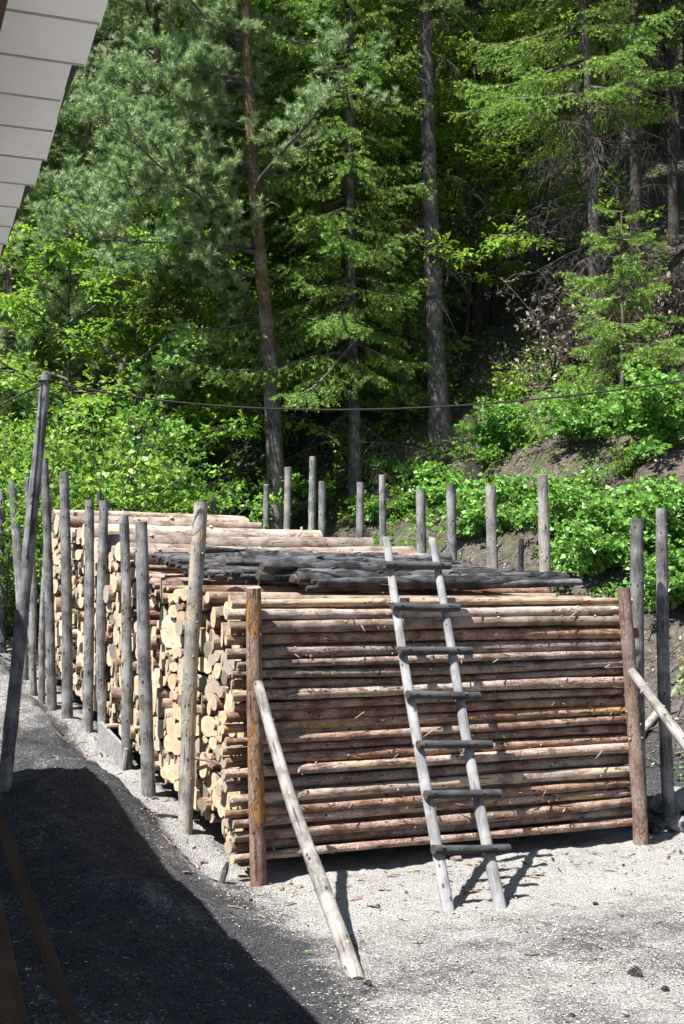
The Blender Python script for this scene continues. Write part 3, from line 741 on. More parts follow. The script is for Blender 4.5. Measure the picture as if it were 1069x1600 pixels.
# the two front posts and their braces
fl = world(.0, .03, 0); fl.z = Tz(fl.x, fl.y); post('front_post', fl, unproj(396, 918, fl.y), .14, .125, 'bark_orange', 'end', 'orange-brown post with torn bark at the left front corner of stack', 'post', 'front posts', knots=8, bend=.015)
fr = world(0, 4.0, 0); b = world(.0, 4.0, 0); b.z = Tz(b.x, b.y); post('front_post', b, unproj(975, 920, b.y), .145, .13, 'bark_orange', 'end', 'reddish barked post at the right front corner of stack', 'post', 'front posts', knots=10, bend=.015)
b = hit(552, 1524); post('brace_pole', b, unproj(402, 1070, 10.58), .112, .082, 'bark_pale', 'end', 'pale peeled pole propped from the ground against the left front post', 'brace', 'braces of the front posts', bury=.06, bend=.03)
b = Vector((3.6, 10.0, Tz(3.6, 10.0))); post('brace_pole', b, unproj(986, 1050, 12.3), .115, .09, 'bark_pale', 'end', 'pale knotty pole propped against the right front post', 'brace', 'braces of the front posts', bury=.06, bend=.015)
a = unproj(1009, 1136, 15.2); b = unproj(1085, 1046, 15.8); post('brace_pole', a, b, .1, .09, 'bark_pale', 'end', 'thin pale pole slanting behind the free-standing right post', 'brace', bury=.5)
# ------------------------------------------------------------------ ladder
def plank_pole(mb, path, wd, th, mat=0, n=10, lr=None):
    tube(mb, path, [wd] * len(path), n, mat, True, 1, lr, jit=.05, flat=th / wd, rnd=rl)
LF = hit(700, 1422); RF = hit(781, 1418)
def face_pt(px, py, off): # on the plane of the leaning ladder through both feet
    d = Vector(ray(px, py)); n_ = LN; k = (LF - Vector((0, 0, CAMZ))).dot(n_) / d.dot(n_); return Vector((0, 0, CAMZ)) + d * k
e1 = Vector(EV); up_ = world(-.10, 1.4, 2.36) - LF; up_ -= e1 * up_.dot(e1); LN = e1.cross(up_).normalized()
if LN.y > 0: LN = -LN
lad = empty('ladder', LF, 'weathered grey wooden ladder leaning on the front face of the stack', 'ladder')
def child(mb, name, mats, parent):
    o = mb.build(name, mats, parent); o.matrix_parent_inverse = Matrix.Translation(-Vector(parent.location)); return o
LADM = [M['weathered'], M['end_grey'], M['metal'], M['rung'], M['end_char']]
for top, bot in (((603, 841), (700, 1421)), ((675, 842), (781, 1417))):
    mb = MB(); a = face_pt(*bot, 0); b = face_pt(*top, 0)
    path = log_path(a - (b - a) * .01, b, .018, 14, rl)
    tube(mb, path, [.052 - .016 * j / 13 for j in range(14)], 12, 0, True, 1, None, jit=.05, flat=.72, captilt=.15, rnd=rl)
    child(mb, 'rail', LADM, lad)
for y, x0, x1, dr in ((888, 597, 699, 1), (953, 609, 713, 1), (1021, 620, 731, 0), (1091, 632, 744, 1), (1168, 649, 763, 0), (1245, 660, 776, -1), (1330, 672, 790, -1)):
    mb = MB(); a = face_pt(x0, y - dr, 0) + LN * .052; b = face_pt(x1, y + dr, 0) + LN * .052
    tube(mb, log_path(a, b, .006, 8, rl), [.041 * rl.uniform(.95, 1.04) for _ in range(8)], 12, 3, True, 4, None, jit=.03, flat=.85, captilt=rl.uniform(-.1, .1), rnd=rl)
    ch = child(mb, 'rung', LADM, lad)
    q = (y - 841) / 580
    for xa in (603 + 97 * q, 675 + 106 * q):
        mb = MB(); c = face_pt(xa, y, 0) + LN * .085; tube(mb, [c, c + LN * .018], [.013, .011], 8, 2, True, 2, .5, rnd=rl)
        mb.build('bolt', LADM, ch)

# ------------------------------------------------------------------ cable pole and cable
b = hit(6, 1236, 6); cp = b
pt = unproj(72, 586, b.y + .25)
post('cable_pole', b, pt, .125, .09, 'pole_dark', 'end_grey', 'tall dark leaning pole carrying a cable, in front of the left posts', 'pole', bend=.004, knots=5, bury=.4)
mb = MB(); A0 = unproj(76, 596, pt.y); B0 = unproj(1130, 585, pt.y + 1.0); mid = unproj(560, 640, pt.y + .5)
def para(a, b, m, n):
    out = []
    for i in range(n):
        q = i / (n - 1); l0 = 2 * (q - .5) * (q - 1); l1 = 4 * q * (1 - q); l2 = 2 * q * (q - .5)
        out.append(np.array(a) * l0 + np.array(m) * l1 + np.array(b) * l2)
    return out
tube(mb, para(A0, B0, mid, 60), [.0085] * 60, 6, rnd=rl)
L0 = unproj(-60, 668, pt.y - .6); tube(mb, para(A0, L0, unproj(12, 627, pt.y - .3), 16), [.0085] * 16, 6, rnd=rl)
ring = [np.array(A0) + np.array([.062 * math.cos(a), .062 * math.sin(a), 0]) + np.array([-.02, 0, 0]) for a in np.linspace(0, 6.28, 14)]
tube(mb, ring, [.011] * 14, 6, rnd=rl)
tag(mb.build('cable', [M['cable']]), 'thin black sagging cable tied to the top of the leaning pole', 'cable')

# ------------------------------------------------------------------ boards, sleepers, small things in the yard
def board(p, q, h, th, label, mat='plank', name='plank', lean=0.0):
    mb = MB(); p, q = Vector(p), Vector(q); ax = (q - p); n_ = Vector((-ax.y, ax.x, 0)).normalized(); up = Vector((0, 0, 1)) + n_ * lean
    box(mb, (p + q) / 2 + up * h / 2, ax / 2, n_ * th / 2, up * h / 2)
    o = mb.build(name, [M[mat]]); bv = o.modifiers.new('bevel', 'BEVEL'); bv.width = .006; bv.segments = 2
    return tag(o, label, 'plank')
a, b = hit(152, 1160), hit(192, 1206); a.z -= .1; b.z -= .1
board(a, b, .34, .035, 'grey plank set on edge holding back the charcoal bank beside posts', lean=.12)
a, b = hit(345, 1362), hit(365, 1352); a.z -= .03; b.z -= .02
for i, t in enumerate((.35, 1.6, 2.9, 3.75)):
    mb = MB(); p = [world(.7, t, .09), world(1.5, t, .3), world(3.2, t, .6)]
    tube(mb, p, [.075] * 3, 12, 0, True, 0, None, rnd=rl)
    tag(mb.build('sleeper', LOGM), 'dark sleeper log in shadow under the stack, %s along the front' % ordn(i), 'log', 'sleepers under the stack')
mb = MB(); c = hit(346, 1380); tube(mb, [c, c + Vector((.03, .02, .1)), c + Vector((.05, .03, .17))], [.025, .03, .012], 7, jit=.2, rnd=rl)
tag(mb.build('wood_scrap', [M['char']]), 'black splinter sticking up from charcoal left of the front post', 'wood scrap')
mb = MB(); c = hit(712, 1346); tube(mb, [c + Vector((-.05, 0, .02)), c + Vector((.05, .01, .03))], [.03, .02], 8, 0, True, 1, jit=.15, rnd=rl)
tag(mb.build('wood_scrap', [M['bark_tan'], M['end']]), 'small wood scrap on the ground behind the ladder foot', 'wood scrap')
def lump(name, px, py, r, mat, label, cat, seed, flat=.75):
    rr = np.random.default_rng(seed); import bmesh
    bm = bmesh.new(); bmesh.ops.create_icosphere(bm, subdivisions=2, radius=r)
    for v in bm.verts:
        v.co *= 1 + .22 * float(rr.standard_normal()) * .6 + .2 * math.sin(v.co.x / r * 3 + seed) * math.cos(v.co.y / r * 3); v.co.z *= flat
    me = bpy.data.meshes.new(name); bm.to_mesh(me); bm.free(); n_ = len(me.vertices)
    for nm in ('lc', 'le'):
        a = me.attributes.new(nm, 'FLOAT_VECTOR', 'POINT'); a.data.foreach_set('vector', np.array([v.co for v in me.vertices], np.float32).ravel())
    o = link(name, me, None, mat); c = hit(px, py); o.location = c + Vector((0, 0, r * flat * .5)); o.rotation_euler = (0, 0, seed)
    return tag(o, label, cat)
lump('charcoal_lump', 994, 1526, .05, M['char'], 'biggest black charcoal lump on the pale ground at right', 'charcoal', 1)
lump('charcoal_lump', 1040, 1548, .026, M['char'], 'small charcoal lump right of the biggest one', 'charcoal', 2)
lump('charcoal_lump', 930, 1414, .022, M['char'], 'small charcoal lump on the sawdust right of the ladder shadow', 'charcoal', 3)
lump('charcoal_lump', 980, 1592, .02, M['char'], 'small charcoal lump at the bottom of the view below the biggest', 'charcoal', 4)
lump('charcoal_lump', 893, 1590, .022, M['char'], 'small charcoal lump near the bottom edge, left of the others', 'charcoal', 5)
lump('charcoal_lump', 590, 1418, .022, M['char'], 'small charcoal lump on sawdust left of the ladder foot', 'charcoal', 6)
lump('charcoal_lump', 575, 1540, .03, M['char'], 'charcoal lump at the foot of the left brace pole', 'charcoal', 7)
for i, (px, py, r) in enumerate(((1040, 1270, .16), (1020, 1300, .09), (1058, 1296, .12), (1004, 1312, .07), (1066, 1262, .2))):
    lump('rubble_stone', px, py, r, M['plank'] if i % 2 == 0 else M['char'], ['grey rubble stone topmost at the right edge', 'dark lump low in the rubble by the right front post',
         'grey stone at the right end of the rubble', 'small dark stone touching the right front post', 'dark lump behind the grey rubble stones'][i] if i != 3 else 'small black stone beside the right front post', 'stone', 20 + i)
mb = MB(); c = hit(481, 1492) + Vector((0, 0, .012)); mb.add([c + Vector(q) for q in ((-.05, 0, 0), (0, -.02, .012), (.05, .005, .004), (0, .025, .01))], [(0, 1, 2), (0, 2, 3)])
mb.build('x', [M['herb']]); o = bpy.data.objects['x']; o.name = 'fallen_leaf'; tag(o, 'small green leaf lying on the dark charcoal near the brace pole', 'leaf')
mb = MB(); c = hit(832, 1493) + Vector((0, 0, .01)); tube(mb, [c + Vector((-.05, .01, 0)), c, c + Vector((.05, -.01, .008))], [.008, .02, .008], 6, 0, True, 0, .3, flat=.4, rnd=rl)
tag(mb.build('bark_chip', [M['bark_orange']]), 'reddish brown bark chip lying on the grey ground', 'bark chip')
mb = MB(); pts_ = [unproj(292, 1184, 11.9), unproj(322, 1188, 11.6), unproj(350, 1196, 11.3), unproj(372, 1205, 11.0)]
tube(mb, pts_, [.009, .011, .009, .005], 5, rnd=rl); tube(mb, [pts_[1], unproj(345, 1182, 11.4), unproj(368, 1178, 11.3)], [.006, .004, .002], 4, rnd=rl)
tag(mb.build('dry_twig', [M['tree_pine']]), 'dry brown twig caught between the nearest left post and the logs', 'twig')

# chips and charcoal crumbs strewn over the yard
def strew(name, n, mat, kind_pale, seed, label, cat, s0, s1):
    g = np.random.default_rng(seed); Y = 5.6 + 12 * g.random(n) ** 1.5; X = (g.random(n) * 1.3 - .65) * (Y * .56 + .6); S_, T_ = st(X, Y); q = X + .34 * (Y - 7.87)
    pr_ = (.16 + .84 * sm(q, -.35, .3)) if kind_pale else (.45 + .2 * sm(-q, -.3, .4))
    pr_ = pr_ * (.35 + .65 * sm(wob(X, Y, 1.9, 3), -.6, .7))
    inside = (S_ > .02) & (T_ > .05) & (T_ < 3.9)
    k = (g.random(n) < pr_) & ~inside & (T_ < 5.6); X, Y = X[k], Y[k]; n = len(X); Z = T(X, Y) + .004
    P = np.stack([X, Y, Z], -1); D = g.standard_normal((n, 3)); D[:, 2] *= .25; D = nrm(D); U = g.standard_normal((n, 3)) * .35 + np.array([0, 0, 1.]); Sd = nrm(np.cross(D, U))
    L = (s0 + (s1 - s0) * g.random(n) ** 3)[:, None]; W = L * (.25 + .4 * g.random(n))[:, None]
    V = np.stack([P - D * L * .5 - Sd * W * .4, P - D * L * .4 + Sd * W * .5, P + D * L * .5 + Sd * W * .3, P + D * L * .45 - Sd * W * .5], 1)
    V[:, :, 2] = np.maximum(V[:, :, 2], Z[:, None] + .0015)
    tag(poly_mesh(name, V, 4, g.random(n), g.random(n) ** 3, mat), label, cat, None, 'stuff')
strew('wood_chips', 130000, M['chip'], True, 3, 'pale wood chips and sawdust strewn over the yard', 'wood chips', .007, .026)
strew('charcoal_crumbs', 26000, M['coal'], False, 4, 'black charcoal crumbs strewn over the yard', 'charcoal', .007, .035)

def scraps():
    g = random.Random(15); mb = MB(); c = 0
    while c < 420:
        if g.random() < .55: s_, t_ = -abs(g.gauss(0, .55)) - .02, g.uniform(-.6, 4.3)
        elif g.random() < .5: s_, t_ = g.uniform(0, 5), g.uniform(-.55, -.08)
        else: s_, t_ = -g.uniform(.5, 4.5), g.uniform(-.3, 5)
        p = world(s_, t_, 0); a = g.random() * 6.28; l_ = .012 + .05 * g.random() ** 2.2; q = p + Vector((math.cos(a), math.sin(a), 0)) * l_ * 2
        z0, z1 = Tz(p.x, p.y) + .006, Tz(q.x, q.y) + .006 + .02 * g.random(); w_ = l_ * g.uniform(.12, .4)
        tube(mb, [(p.x, p.y, z0), ((p.x + q.x) / 2, (p.y + q.y) / 2, (z0 + z1) / 2 + .006), (q.x, q.y, z1)], [w_ * .7, w_, w_ * .5], 5, g.choice((0, 0, 1, 2)), True, 2, rnd=g, flat=.35, jit=.2); c += 1
    tag(mb.build('bark_scraps', [M['bark_red'], M['char'], M['bark_tan']]), 'scraps of bark, splinters and charcoal bits around the foot of the stack', 'bark scraps', None, 'stuff')
scraps()
# ------------------------------------------------------------------ hut whose eave shows top left and shades the yard
HZ = 3.57
def eave(Y, off=0.0, z=HZ):                                          # a point of the eave line at depth Y, off metres inwards
    x = .442 - .373 * Y; return Vector((x - .937 * off, Y - .3495 * off, z))
F_ = Vector((-.3495, .937, 0)); N_ = Vector((-.937, -.3495, 0)); UZ = Vector((0, 0, 1))
hut = empty('hut', eave(4, 1.7, 0), 'white boarded eave of a dark wooden hut overhanging the yard', 'hut')
mb = MB(); k = 0; Y = 2.1
while Y < 11.3:
    wdt = rl.uniform(.205, .228); c = eave(Y + wdt / 2 * .937, 1.45, HZ); tip = rl.uniform(-.012, .012)
    ax = F_ * (wdt / 2 - .007) - UZ * .016
    box(mb, c + N_ * tip, N_ * -1.45, ax, UZ * .009)
    box(mb, c + N_ * tip + F_ * (wdt / 2 - .014) - UZ * .0255, N_ * -1.447, F_ * .003, UZ * .0014, 1)  # added grey strip, painted shadow line under the board's lap
    Y += wdt * .937; k += 1
child(mb, 'soffit', [M['white_board'], M['seam_shade']], hut)
mb = MB(); box(mb, eave(6.7, 1.45, HZ + .13), N_ * 1.47, F_ * 4.92, UZ * .09); child(mb, 'roof', [M['roofing']], hut)
mb = MB(); box(mb, eave(2.75, .30 , HZ - .115), N_ * .085, F_ * .7, UZ * .085); child(mb, 'beam', [M['brown_board']], hut)
mb = MB(); box(mb, eave(6.9, 1.95, HZ / 2 - .2), N_ * .1, F_ * 4.5, UZ * (HZ / 2 + .17)); child(mb, 'wall', [M['white_board']], hut)  # unseen wall, its boards made white to bounce light up to the soffit
bpy.context.view_layer.update()

def lean_pole(p_img0, p_img1, Y, dia, label):
    a = unproj(*p_img0, Y); b = unproj(*p_img1, Y); d = (b - a).normalized(); g0 = Tz(b.x, b.y)
    lo = b + d * ((b.z - g0) / -d.z); hi = a - d * 1.2
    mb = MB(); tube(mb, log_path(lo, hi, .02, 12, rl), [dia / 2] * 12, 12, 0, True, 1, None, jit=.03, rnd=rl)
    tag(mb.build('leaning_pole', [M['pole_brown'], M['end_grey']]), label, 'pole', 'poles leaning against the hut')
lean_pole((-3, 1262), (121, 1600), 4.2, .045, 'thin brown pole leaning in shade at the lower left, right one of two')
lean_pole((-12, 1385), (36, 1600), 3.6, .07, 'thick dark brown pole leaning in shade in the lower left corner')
# ------------------------------------------------------------------ trees
def xy_at(px, Y): return ((px - 534.5) / FPX * Y, Y)
# big trees whose trunks show in front
h = hit(432, 790, 20); h = Vector((*xy_at(432, 24), 0))
t = pine(21, .17, 5.5, 3.2, 31, lean=(-.05, 0), nl=44, bias=math.pi, split=4.6, per=72)
place(t, h.x, h.y, 'tall pine with orange upper trunk rising behind the far end of the stack', 'pine tree', 'pines', dz=-.1)
h = hit(686, 676, 17)
t = spruce(23, .2, 9.2, 1.7, 41, lean=(-.028, 0), dead=26, mat='spruce_dark', dens=.8)
place(t, h.x, h.y, 'tall spruce with thick grey bare trunk on the slope above the ladder', 'spruce tree', 'spruces')
h = hit(933, 588, 17)
t = spruce(20, .125, 5.6, 2.3, 43, lean=(-.022, .0), dead=70, mat='spruce', dens=1.3, tipw=.65, bias=math.pi * 1.25, per=26)
place(t, h.x, h.y, 'dark thin trunked spruce with bright yellow-green crown and grey dead boughs', 'spruce tree', 'spruces')
spr_bright = t
x, y = xy_at(555, 25.5)
t = spruce(20, .13, 2.9, 2.6, 47, lean=(-.012, 0), dead=10, mat='spruce', dens=1.2, tipw=.45, bias=math.pi * 1.1, per=26)
place(t, x, y, 'bright green spruce with slim grey trunk between the pine and the thick spruce', 'spruce tree', 'spruces')
spr_b = t
pA = pine(18, .15, 2.4, 3.2, 53, lean=(.0, 0), nl=56, split=3.5, per=72)
x, y = xy_at(235, 26); place(pA, x, y, 'bushy blue-green pine left of centre with a reddish trunk showing high up', 'pine tree', 'pines')
x, y = xy_at(130, 29); place(pA, x, y, 'broad blue-green pine behind the cable pole', 'pine tree', 'pines', rz=2.1, s=.85)
x, y = xy_at(325, 30); place(pA, x, y, 'pine with grey-green crown filling the gap left of the orange trunk', 'pine tree', 'pines', rz=4.0, s=1.05)
spr_c = spruce(15, .14, 1.2, 2.4, 59, mat='spruce_dark', dens=1.15, tipw=.3, per=24, needle=(.065, .017))
x, y = xy_at(10, 27); place(spr_c, x, y, 'dark full-skirted spruce at the left edge behind the posts', 'spruce tree', 'spruces')
x, y = xy_at(70, 34); place(spr_c, x, y, 'dark spruce showing light tips between eave and blue-green pine', 'spruce tree', 'spruces', rz=2, s=1.15)
for px, Y, lab, rz, s in ((285, 35, 'grey-green pine deeper behind the reddish trunked pine', 3.0, 1.1), (385, 33, 'grey-green pine close behind the orange trunk', .4, 1.0)):
    x, y = xy_at(px, Y); place(pA, x, y, lab, 'pine tree', 'pines', rz=rz, s=s)
for px, Y, lab, rz, s in ((720, 44, 'dark full-skirted spruce deep behind the thick spruce trunk', 1.0, 1.2), (800, 48, 'dark full-skirted spruce deep in the hollow of the wood', 2.5, 1.3), (890, 45, 'dark full-skirted spruce deep left of the dark thin trunk', 4.0, 1.2), (985, 44, 'dark full-skirted spruce deep above the bank', .3, 1.3), (1065, 40, 'dark full-skirted spruce deep at the right edge', 5.2, 1.2), (610, 50, 'dark full-skirted spruce deep behind the slim bright spruce', 2.0, 1.3)):
    x, y = xy_at(px, Y); place(spr_c, x, y, lab, 'spruce tree', 'spruces', rz=rz, s=s)
# young spruces
ys = spruce(4.2, .05, .25, 1.45, 61, mat='spruce', dens=1.5, tipw=.6, per=24, droop=.3)
h = hit(635, 650, 17); place(ys, h.x, h.y, 'young spruce growing left of the thick spruce trunk', 'spruce tree', 'young spruces', s=1.0)
h = hit(985, 540, 17); place(ys, *xy_at(975, 23.0), 'young bright spruce on the bank right of the dark thin trunk', 'spruce tree', 'young spruces', rz=2.2, s=1.0)
h = hit(565, 655, 19); place(ys, h.x, h.y + 1.5, 'young spruce half hidden behind the leafy sprouts at centre', 'spruce tree', 'young spruces', rz=4, s=.8)
# background spruces and broadleaf trees of the wood
spr_d = spruce(24, .125, 7.5, 2.3, 67, mat='spruce_dark', dens=.75, dead=22, per=18, needle=(.09, .024), trunk='tree_dark')
bl = broadleaf(15, .13, 2.6, 3.4, 71, nl=24, leaf=.125, per=12)
bl3 = broadleaf(7, .06, 1.6, 3.2, 75, nl=16, leaf=.11, per=12, mat='lime', layers=.92)
for px, Y, lab, rz, s in ((205, 24.8, 'slim young broadleaf tree in front of the bushy blue-green pine', 1.5, .95), (100, 25, 'slim young broadleaf tree just right of the cable pole top', 3.9, .95), (300, 25.5, 'slim young broadleaf tree left of the orange pine trunk', 2.9, .9), (730, 27.5, 'slim yellow-green layered tree nearest the thick spruce trunk on its right', 2.2, .9), (850, 29, 'slim yellow-green layered tree left of the dark thin trunk', 4.4, 1.0), (605, 31, 'slim yellow-green layered tree deep between the slim and the thick spruce', .4, 1.15), (660, 28.5, 'slim yellow-green layered tree behind the thick spruce trunk', 1.2, 1.0), (775, 30, 'slim yellow-green layered tree at the edge of the dark hollow', 3.3, 1.0), (500, 28, 'slim yellow-green layered tree right of the orange trunk', 5.0, 1.1)):
    x, y = xy_at(px, Y); place(bl3, x, y, lab, 'broadleaf tree', 'layered young trees', rz=rz, s=s)
bl2 = broadleaf(11, .09, 1.5, 3.0, 73, nl=22, leaf=.12, per=12)
BG = [(340, 26.5, 2), (455, 29, 2), (410, 30, 1), (700, 33, 0), (745, 30, 0), (800, 37, 0), (860, 32, 0), (1000, 29, 0), (1060, 31, 0), (910, 38, 0), (960, 34, 0), (640, 40, 0), (480, 33, 0), (610, 34, 0),
      (530, 38, 0), (1110, 35, 0), (400, 40, 0), (1040, 42, 0), (830, 46, 0), (730, 48, 0), (1150, 27, 0),
      (470, 28, 1), (400, 31, 2), (630, 30, 1), (520, 34, 2), (760, 41, 1), (860, 43, 1), (690, 42, 2), (590, 46, 1), (450, 45, 1), (300, 38, 2),
      (960, 46, 1), (350, 27, 2), (-80, 30, 2), (1080, 46, 1), (380, 52, 1), (680, 54, 1), (820, 34, 2), (540, 56, 0)]
kinds = [(spr_d, 'spruce tree', 'dark bare-stemmed spruce'), (bl, 'broadleaf tree', 'green beech'), (bl2, 'broadleaf tree', 'low-branched green broadleaf')]
def where(px, Y):
    marks = [(0, 'the dark left-edge spruce'), (130, 'the cable pole pine'), (235, 'the bushy blue-green pine'), (330, 'the gap left of the orange pine'), (400, 'the orange pine'), (480, 'the orange pine, to its right'),
             (555, 'the slim bright spruce'), (620, 'the slim bright spruce, to its right'), (680, 'the thick spruce'), (760, 'the thick spruce, to its right'), (840, 'the dark hollow in the wood'), (930, 'the dark thin trunk'), (1010, 'the young bank spruce'), (1080, 'the leafy right bank')]
    return min(marks, key=lambda m: abs(m[0] - px))[1]
seen = {}
for i, (px, Y, kd) in enumerate(BG):
    x, y = xy_at(px, Y); o, cat, look_ = kinds[kd]
    lab = '%s %s behind %s' % (look_, 'close by' if Y < 33 else 'deeper' if Y < 43 else 'distant', where(px, Y))
    seen[lab] = seen.get(lab, 0) + 1
    if seen[lab] == 2: lab += ', taller one'
    place(o, x, y, lab, cat, 'trees in the dark wood', rz=i * 1.7, s=.85 + .3 * ((i * 37) % 10) / 10, tilt=(0, .03 * math.sin(i * 2.2)))
# ------------------------------------------------------------------ shrubs behind the stack and on the bank
sh = [bush(3.4, 1.8, 81, stems=20, leaf=.08, mat='shrub', per=12, twigs=14, spread=.9), bush(2.6, 1.5, 82, stems=18, leaf=.072, mat='lime', per=11, twigs=13), bush(3.0, 1.7, 83, stems=18, leaf=.075, mat='beech', per=11, twigs=12)]
SH = [(20, 19.5, 0, 'tall mid green shrub behind the posts at the left edge'), (75, 21, 1, 'yellow-green shrub behind the leaning cable pole'), (130, 21.5, 0, 'dense green shrub right of the cable pole'),
      (185, 21, 1, 'bright yellow-green shrub above the far left logs'), (240, 22, 0, 'large green shrub behind the two short far posts'), (295, 22.5, 2, 'dark green shrub beyond the short far posts'),
      (345, 24.5, 2, 'green shrub left of the pine trunk foot'), (-20, 22, 1, 'yellow-green shrub running out of view on the left'), 
      (160, 24, 2, 'darker shrub behind the front shrubs left of centre'), (60, 25, 2, 'dark tall shrub behind the cable pole shrubs'), (270, 25, 2, 'tall dark shrub in the second row by the pine')]
for i, (px, Y, kd, lab) in enumerate(SH):
    x, y = xy_at(px, Y); place(sh[kd], x, y, lab, 'shrub', 'shrubs behind the stack', rz=i * 1.3, s=(.95 + .3 * ((i * 29) % 10) / 10) * (1.1 if px < 200 else .9))
hz = [bush(1.35, 1.1, 91, stems=30, leaf=.105, mat='hazel', per=10, twigs=10, asp=.85), bush(.95, .9, 92, stems=22, leaf=.11, mat='hazel', per=7, twigs=8, asp=.85),
      bush(1.7, .7, 93, stems=9, leaf=.09, mat='lime', per=6, twigs=9, asp=.7), bush(1.0, 1.0, 94, stems=16, leaf=.07, mat='herb', per=8, twigs=8)]
HZB = [(840, 790, 1, 1.0, 'leafy bush above the nearest pale post, on bare soil'), (1010, 830, 1, 1.3, 'bush on the slope above the tall right posts'), (905, 780, 3, 1.1, 'small bush on the open soil under the middle hazel'), (1065, 860, 0, 1.1, 'hazel bush at the right edge above the free-standing post'), (770, 800, 1, 1.1, 'bush directly behind the pale leaning post'), (670, 770, 1, 1.1, 'bush just behind the stout post between the ladder rails'), (985, 740, 3, .9, 'little bush on bare soil left of the biggest hazel'), (545, 735, 2, 1.1, 'tall pale leafy sprout at the centre beside the fallen log'), (600, 755, 1, 1.0, 'low leafy bush behind the thin dark post'), (640, 800, 3, 1.0, 'small bright bush between posts left of the ladder top'),
       (700, 790, 1, 1.0, 'bright leafy bush behind the post above the right ladder rail'), (745, 835, 1, 1.05, 'leafy bush between the pale leaning post and its neighbour'), (790, 700, 0, 1.15, 'dense hazel bush below the tall sprout on the bank'),
       (795, 640, 2, 1.2, 'tall yellow-green sprout standing up against the dark wood'), (815, 830, 3, 1.0, 'low bush between the two pale right posts'), (895, 840, 0, 1.0, 'leafy bush right of the nearest pale post'),
       (945, 895, 0, 1.15, 'large hazel bush at the foot of the bank near the right posts'), (920, 685, 0, 1.2, 'dense hazel bush at the foot of the dark thin trunk'), (1040, 690, 0, 1.5, 'biggest hazel bush at the right edge of the bank'),
       (1055, 950, 0, 1.0, 'hazel bush behind the free-standing right post'), (585, 815, 1, .9, 'low bush behind the pale far end logs'),
       (505, 800, 3, 1.0, 'low bush beside the tallest far post'), ]
for i, (px, py, kd, s_, lab) in enumerate(HZB):
    h = hit(px, py, 13.2); place(hz[kd], h.x, h.y, lab, 'bush', 'bushes on the bank', rz=i * 2.1, s=s_ * (.62 if py < 720 else .7))
dr = bush(1.5, 1.6, 97, stems=22, leaf=.07, mat='dry', per=5, twigs=10, asp=.5, layers=.2)
for i, (px, py, s_, lab) in enumerate(((880, 590, 1.5, 'brown dried brush left of the dark thin trunk'), (1000, 560, 1.6, 'brown dried brush heap above the young bank spruce'), (1060, 530, 1.7, 'brown dried brush at the right edge below the wood'), (960, 600, .8, 'low brown brush right of the dark thin trunk'))):
    h = hit(px, py, 14); place(dr, h.x, h.y, lab, 'dry brush', 'dried brush on the bank', rz=i * 1.9, s=s_)

# stump, fallen logs, roots on the bank
rf = random.Random(3)
h = hit(745, 742, 14); st_ = empty('tree_stump', h, 'dark tree stump with mossy top on the bank above the posts', 'stump')
mb = MB(); tube(mb, [h + Vector((0, 0, -.3)), h + Vector((0, 0, .02)), h + Vector((.01, 0, .27))], [.24, .2, .185], 14, 0, True, 1, .3, jit=.06, rnd=rf); child(mb, 'stump', [M['tree_dark'], M['end_grey']], st_)
g = np.random.default_rng(2); n = 900; an = g.random(n) * 6.28; r_ = .2 * np.sqrt(g.random(n)); P = np.stack([h.x + r_ * np.cos(an), h.y + r_ * np.sin(an), np.full(n, h.z + .265)], -1)
V, var = leaves(P, g.standard_normal((n, 3)) + np.array([0, 0, 1.2]), .045, 3, .2, .35); o = poly_mesh('moss', V, 4, var, g.random(n) ** 2, M['moss'], st_); o.matrix_parent_inverse = Matrix.Translation(-h)
def fallen(px0, py0, px1, py1, dia, label, Yo=0.0):
    a = hit(px0, py0, 14); b = unproj(px1, py1, a.y + Yo); mb = MB(); tube(mb, log_path(a, b, .03, 10, rf), [dia / 2 * rf.uniform(.93, 1.06) for _ in range(10)], 12, 0, True, 1, None, jit=.07, rnd=rf)
    tag(mb.build('fallen_log', [M['tree_dark'], M['end_char']]), label, 'fallen log', 'fallen logs on the bank')
fallen(664, 748, 708, 722, .32, 'thick dark fallen log below the thick spruce trunk', -.1)
fallen(566, 724, 602, 714, .3, 'dark fallen log end beside the tall pale sprout', -.2)
def twig_pile():
    mb = MB(); g = np.random.default_rng(12); c = 0
    while c < 2000:
        t_ = 5.4 + 7 * g.random(); s_ = -1.5 + 13 * g.random(); p = world(s_, t_, 0); 
        a = g.random() * 6.28; l_ = .15 + .6 * g.random() ** 2; q = p + Vector((math.cos(a), math.sin(a), 0)) * l_; m_ = (p + q) / 2
        pts = [(p.x, p.y, Tz(p.x, p.y) + .02), (m_.x, m_.y, Tz(m_.x, m_.y) + .02 + .12 * l_ * g.random()), (q.x, q.y, Tz(q.x, q.y) + .015 + .1 * g.random())]
        r0 = .005 + .014 * g.random() ** 2; tube(mb, pts, [r0, r0 * .8, r0 * .4], 4, cap=False, rnd=rf); c += 1
    tag(mb.build('litter', [M['twig']]), 'dry twigs and exposed roots littering the bank', 'litter', None, 'stuff')
twig_pile()
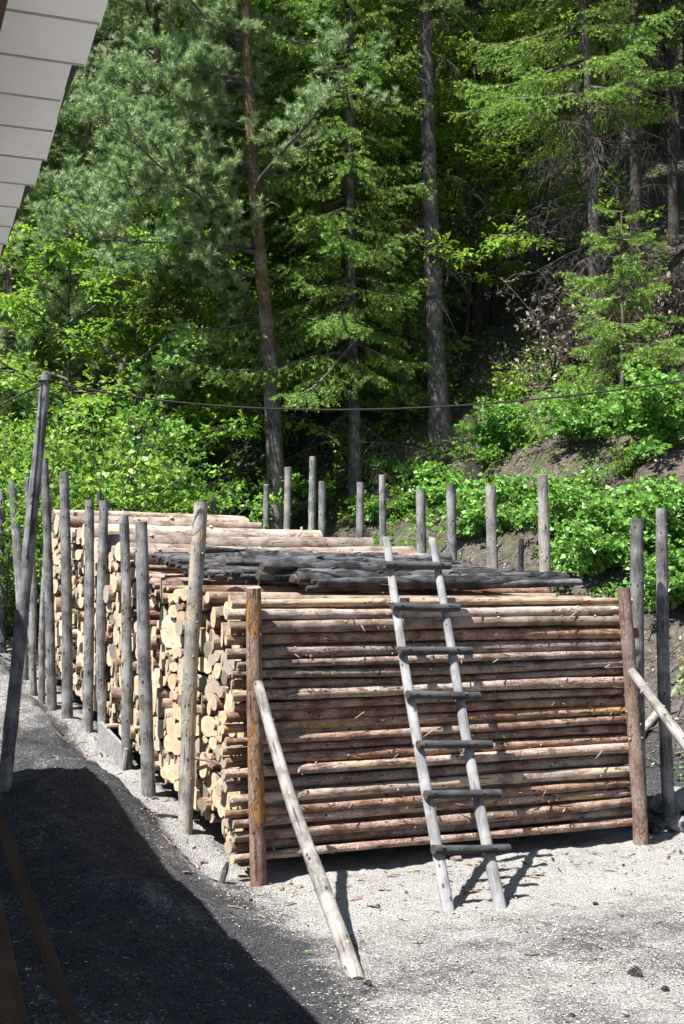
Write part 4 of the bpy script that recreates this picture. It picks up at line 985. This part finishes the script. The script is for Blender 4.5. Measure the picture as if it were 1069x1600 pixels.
def cover(name, n, mat, seed, t0, t1, s0, s1, size, hmax, thr, label, asp=.7):
    g = np.random.default_rng(seed); S_ = s0 + (s1 - s0) * g.random(n); Q = t0 + (t1 - t0) * g.random(n)
    X = CX - SA * S_ + CA * Q; Y = CY + CA * S_ + SA * Q
    k = wob(X, Y, 1.5, seed) + .6 * wob(X, Y, 4.1, seed + 1) > thr; X, Y = X[k], Y[k]; n = len(X)
    P = np.stack([X, Y, T(X, Y) + .01 + hmax * g.random(n) ** 1.5], -1); D = g.standard_normal((n, 3)); D[:, 2] = np.abs(D[:, 2]) * .3
    V, var = leaves(P, nrm(D), size, seed, .6, asp); tag(poly_mesh(name, V, 4, var, g.random(n) ** 4, mat), label, 'plants', None, 'stuff')
cover('ground_cover', 60000, M['herb'], 5, 5.4, 13, -1, 14, .055, .2, .8, 'low green herbs growing in patches over the bank')
cover('undergrowth', 90000, M['beech'], 6, -14, 12, 9.5, 30, .09, .5, .1, 'green undergrowth covering the floor of the wood')
cover('leaf_litter', 30000, M['dry'], 8, 5.4, 14, -1, 16, .05, .02, -.1, 'brown fallen leaves over the bank', .5)
def farwood():
    g = np.random.default_rng(77); Vs = []; vr = []
    for i in range(260):
        Y = 62 + 60 * g.random(); X = (g.random() * 1.5 - .75) * Y * .9
        if X < -.04 * Y: continue
        hgt = (9 + 7 * g.random()) * (.55 if X < 0 else 1); n = 420; r_ = 2.6 + 1.4 * g.random()
        q = g.random(n) ** .8; P = np.stack([X + r_ * (1 - q) ** .7 * g.standard_normal(n) * .6, Y + r_ * (1 - q) ** .7 * g.standard_normal(n) * .6, Tz(X, Y) + .5 + hgt * q], -1)
        V, v = leaves(P, nrm(g.standard_normal((n, 3)) + np.array([0, 0, -.3])), .75, i, .4, .6); Vs.append(V); vr.append(v * .7 + .3 * g.random())
    V = np.concatenate(Vs); v = np.concatenate(vr); tag(poly_mesh('far_woods', V, 4, v, np.zeros(len(v)), M['beech']), 'distant green wood closing the view up the hill', 'woods', None, 'stuff')
farwood()
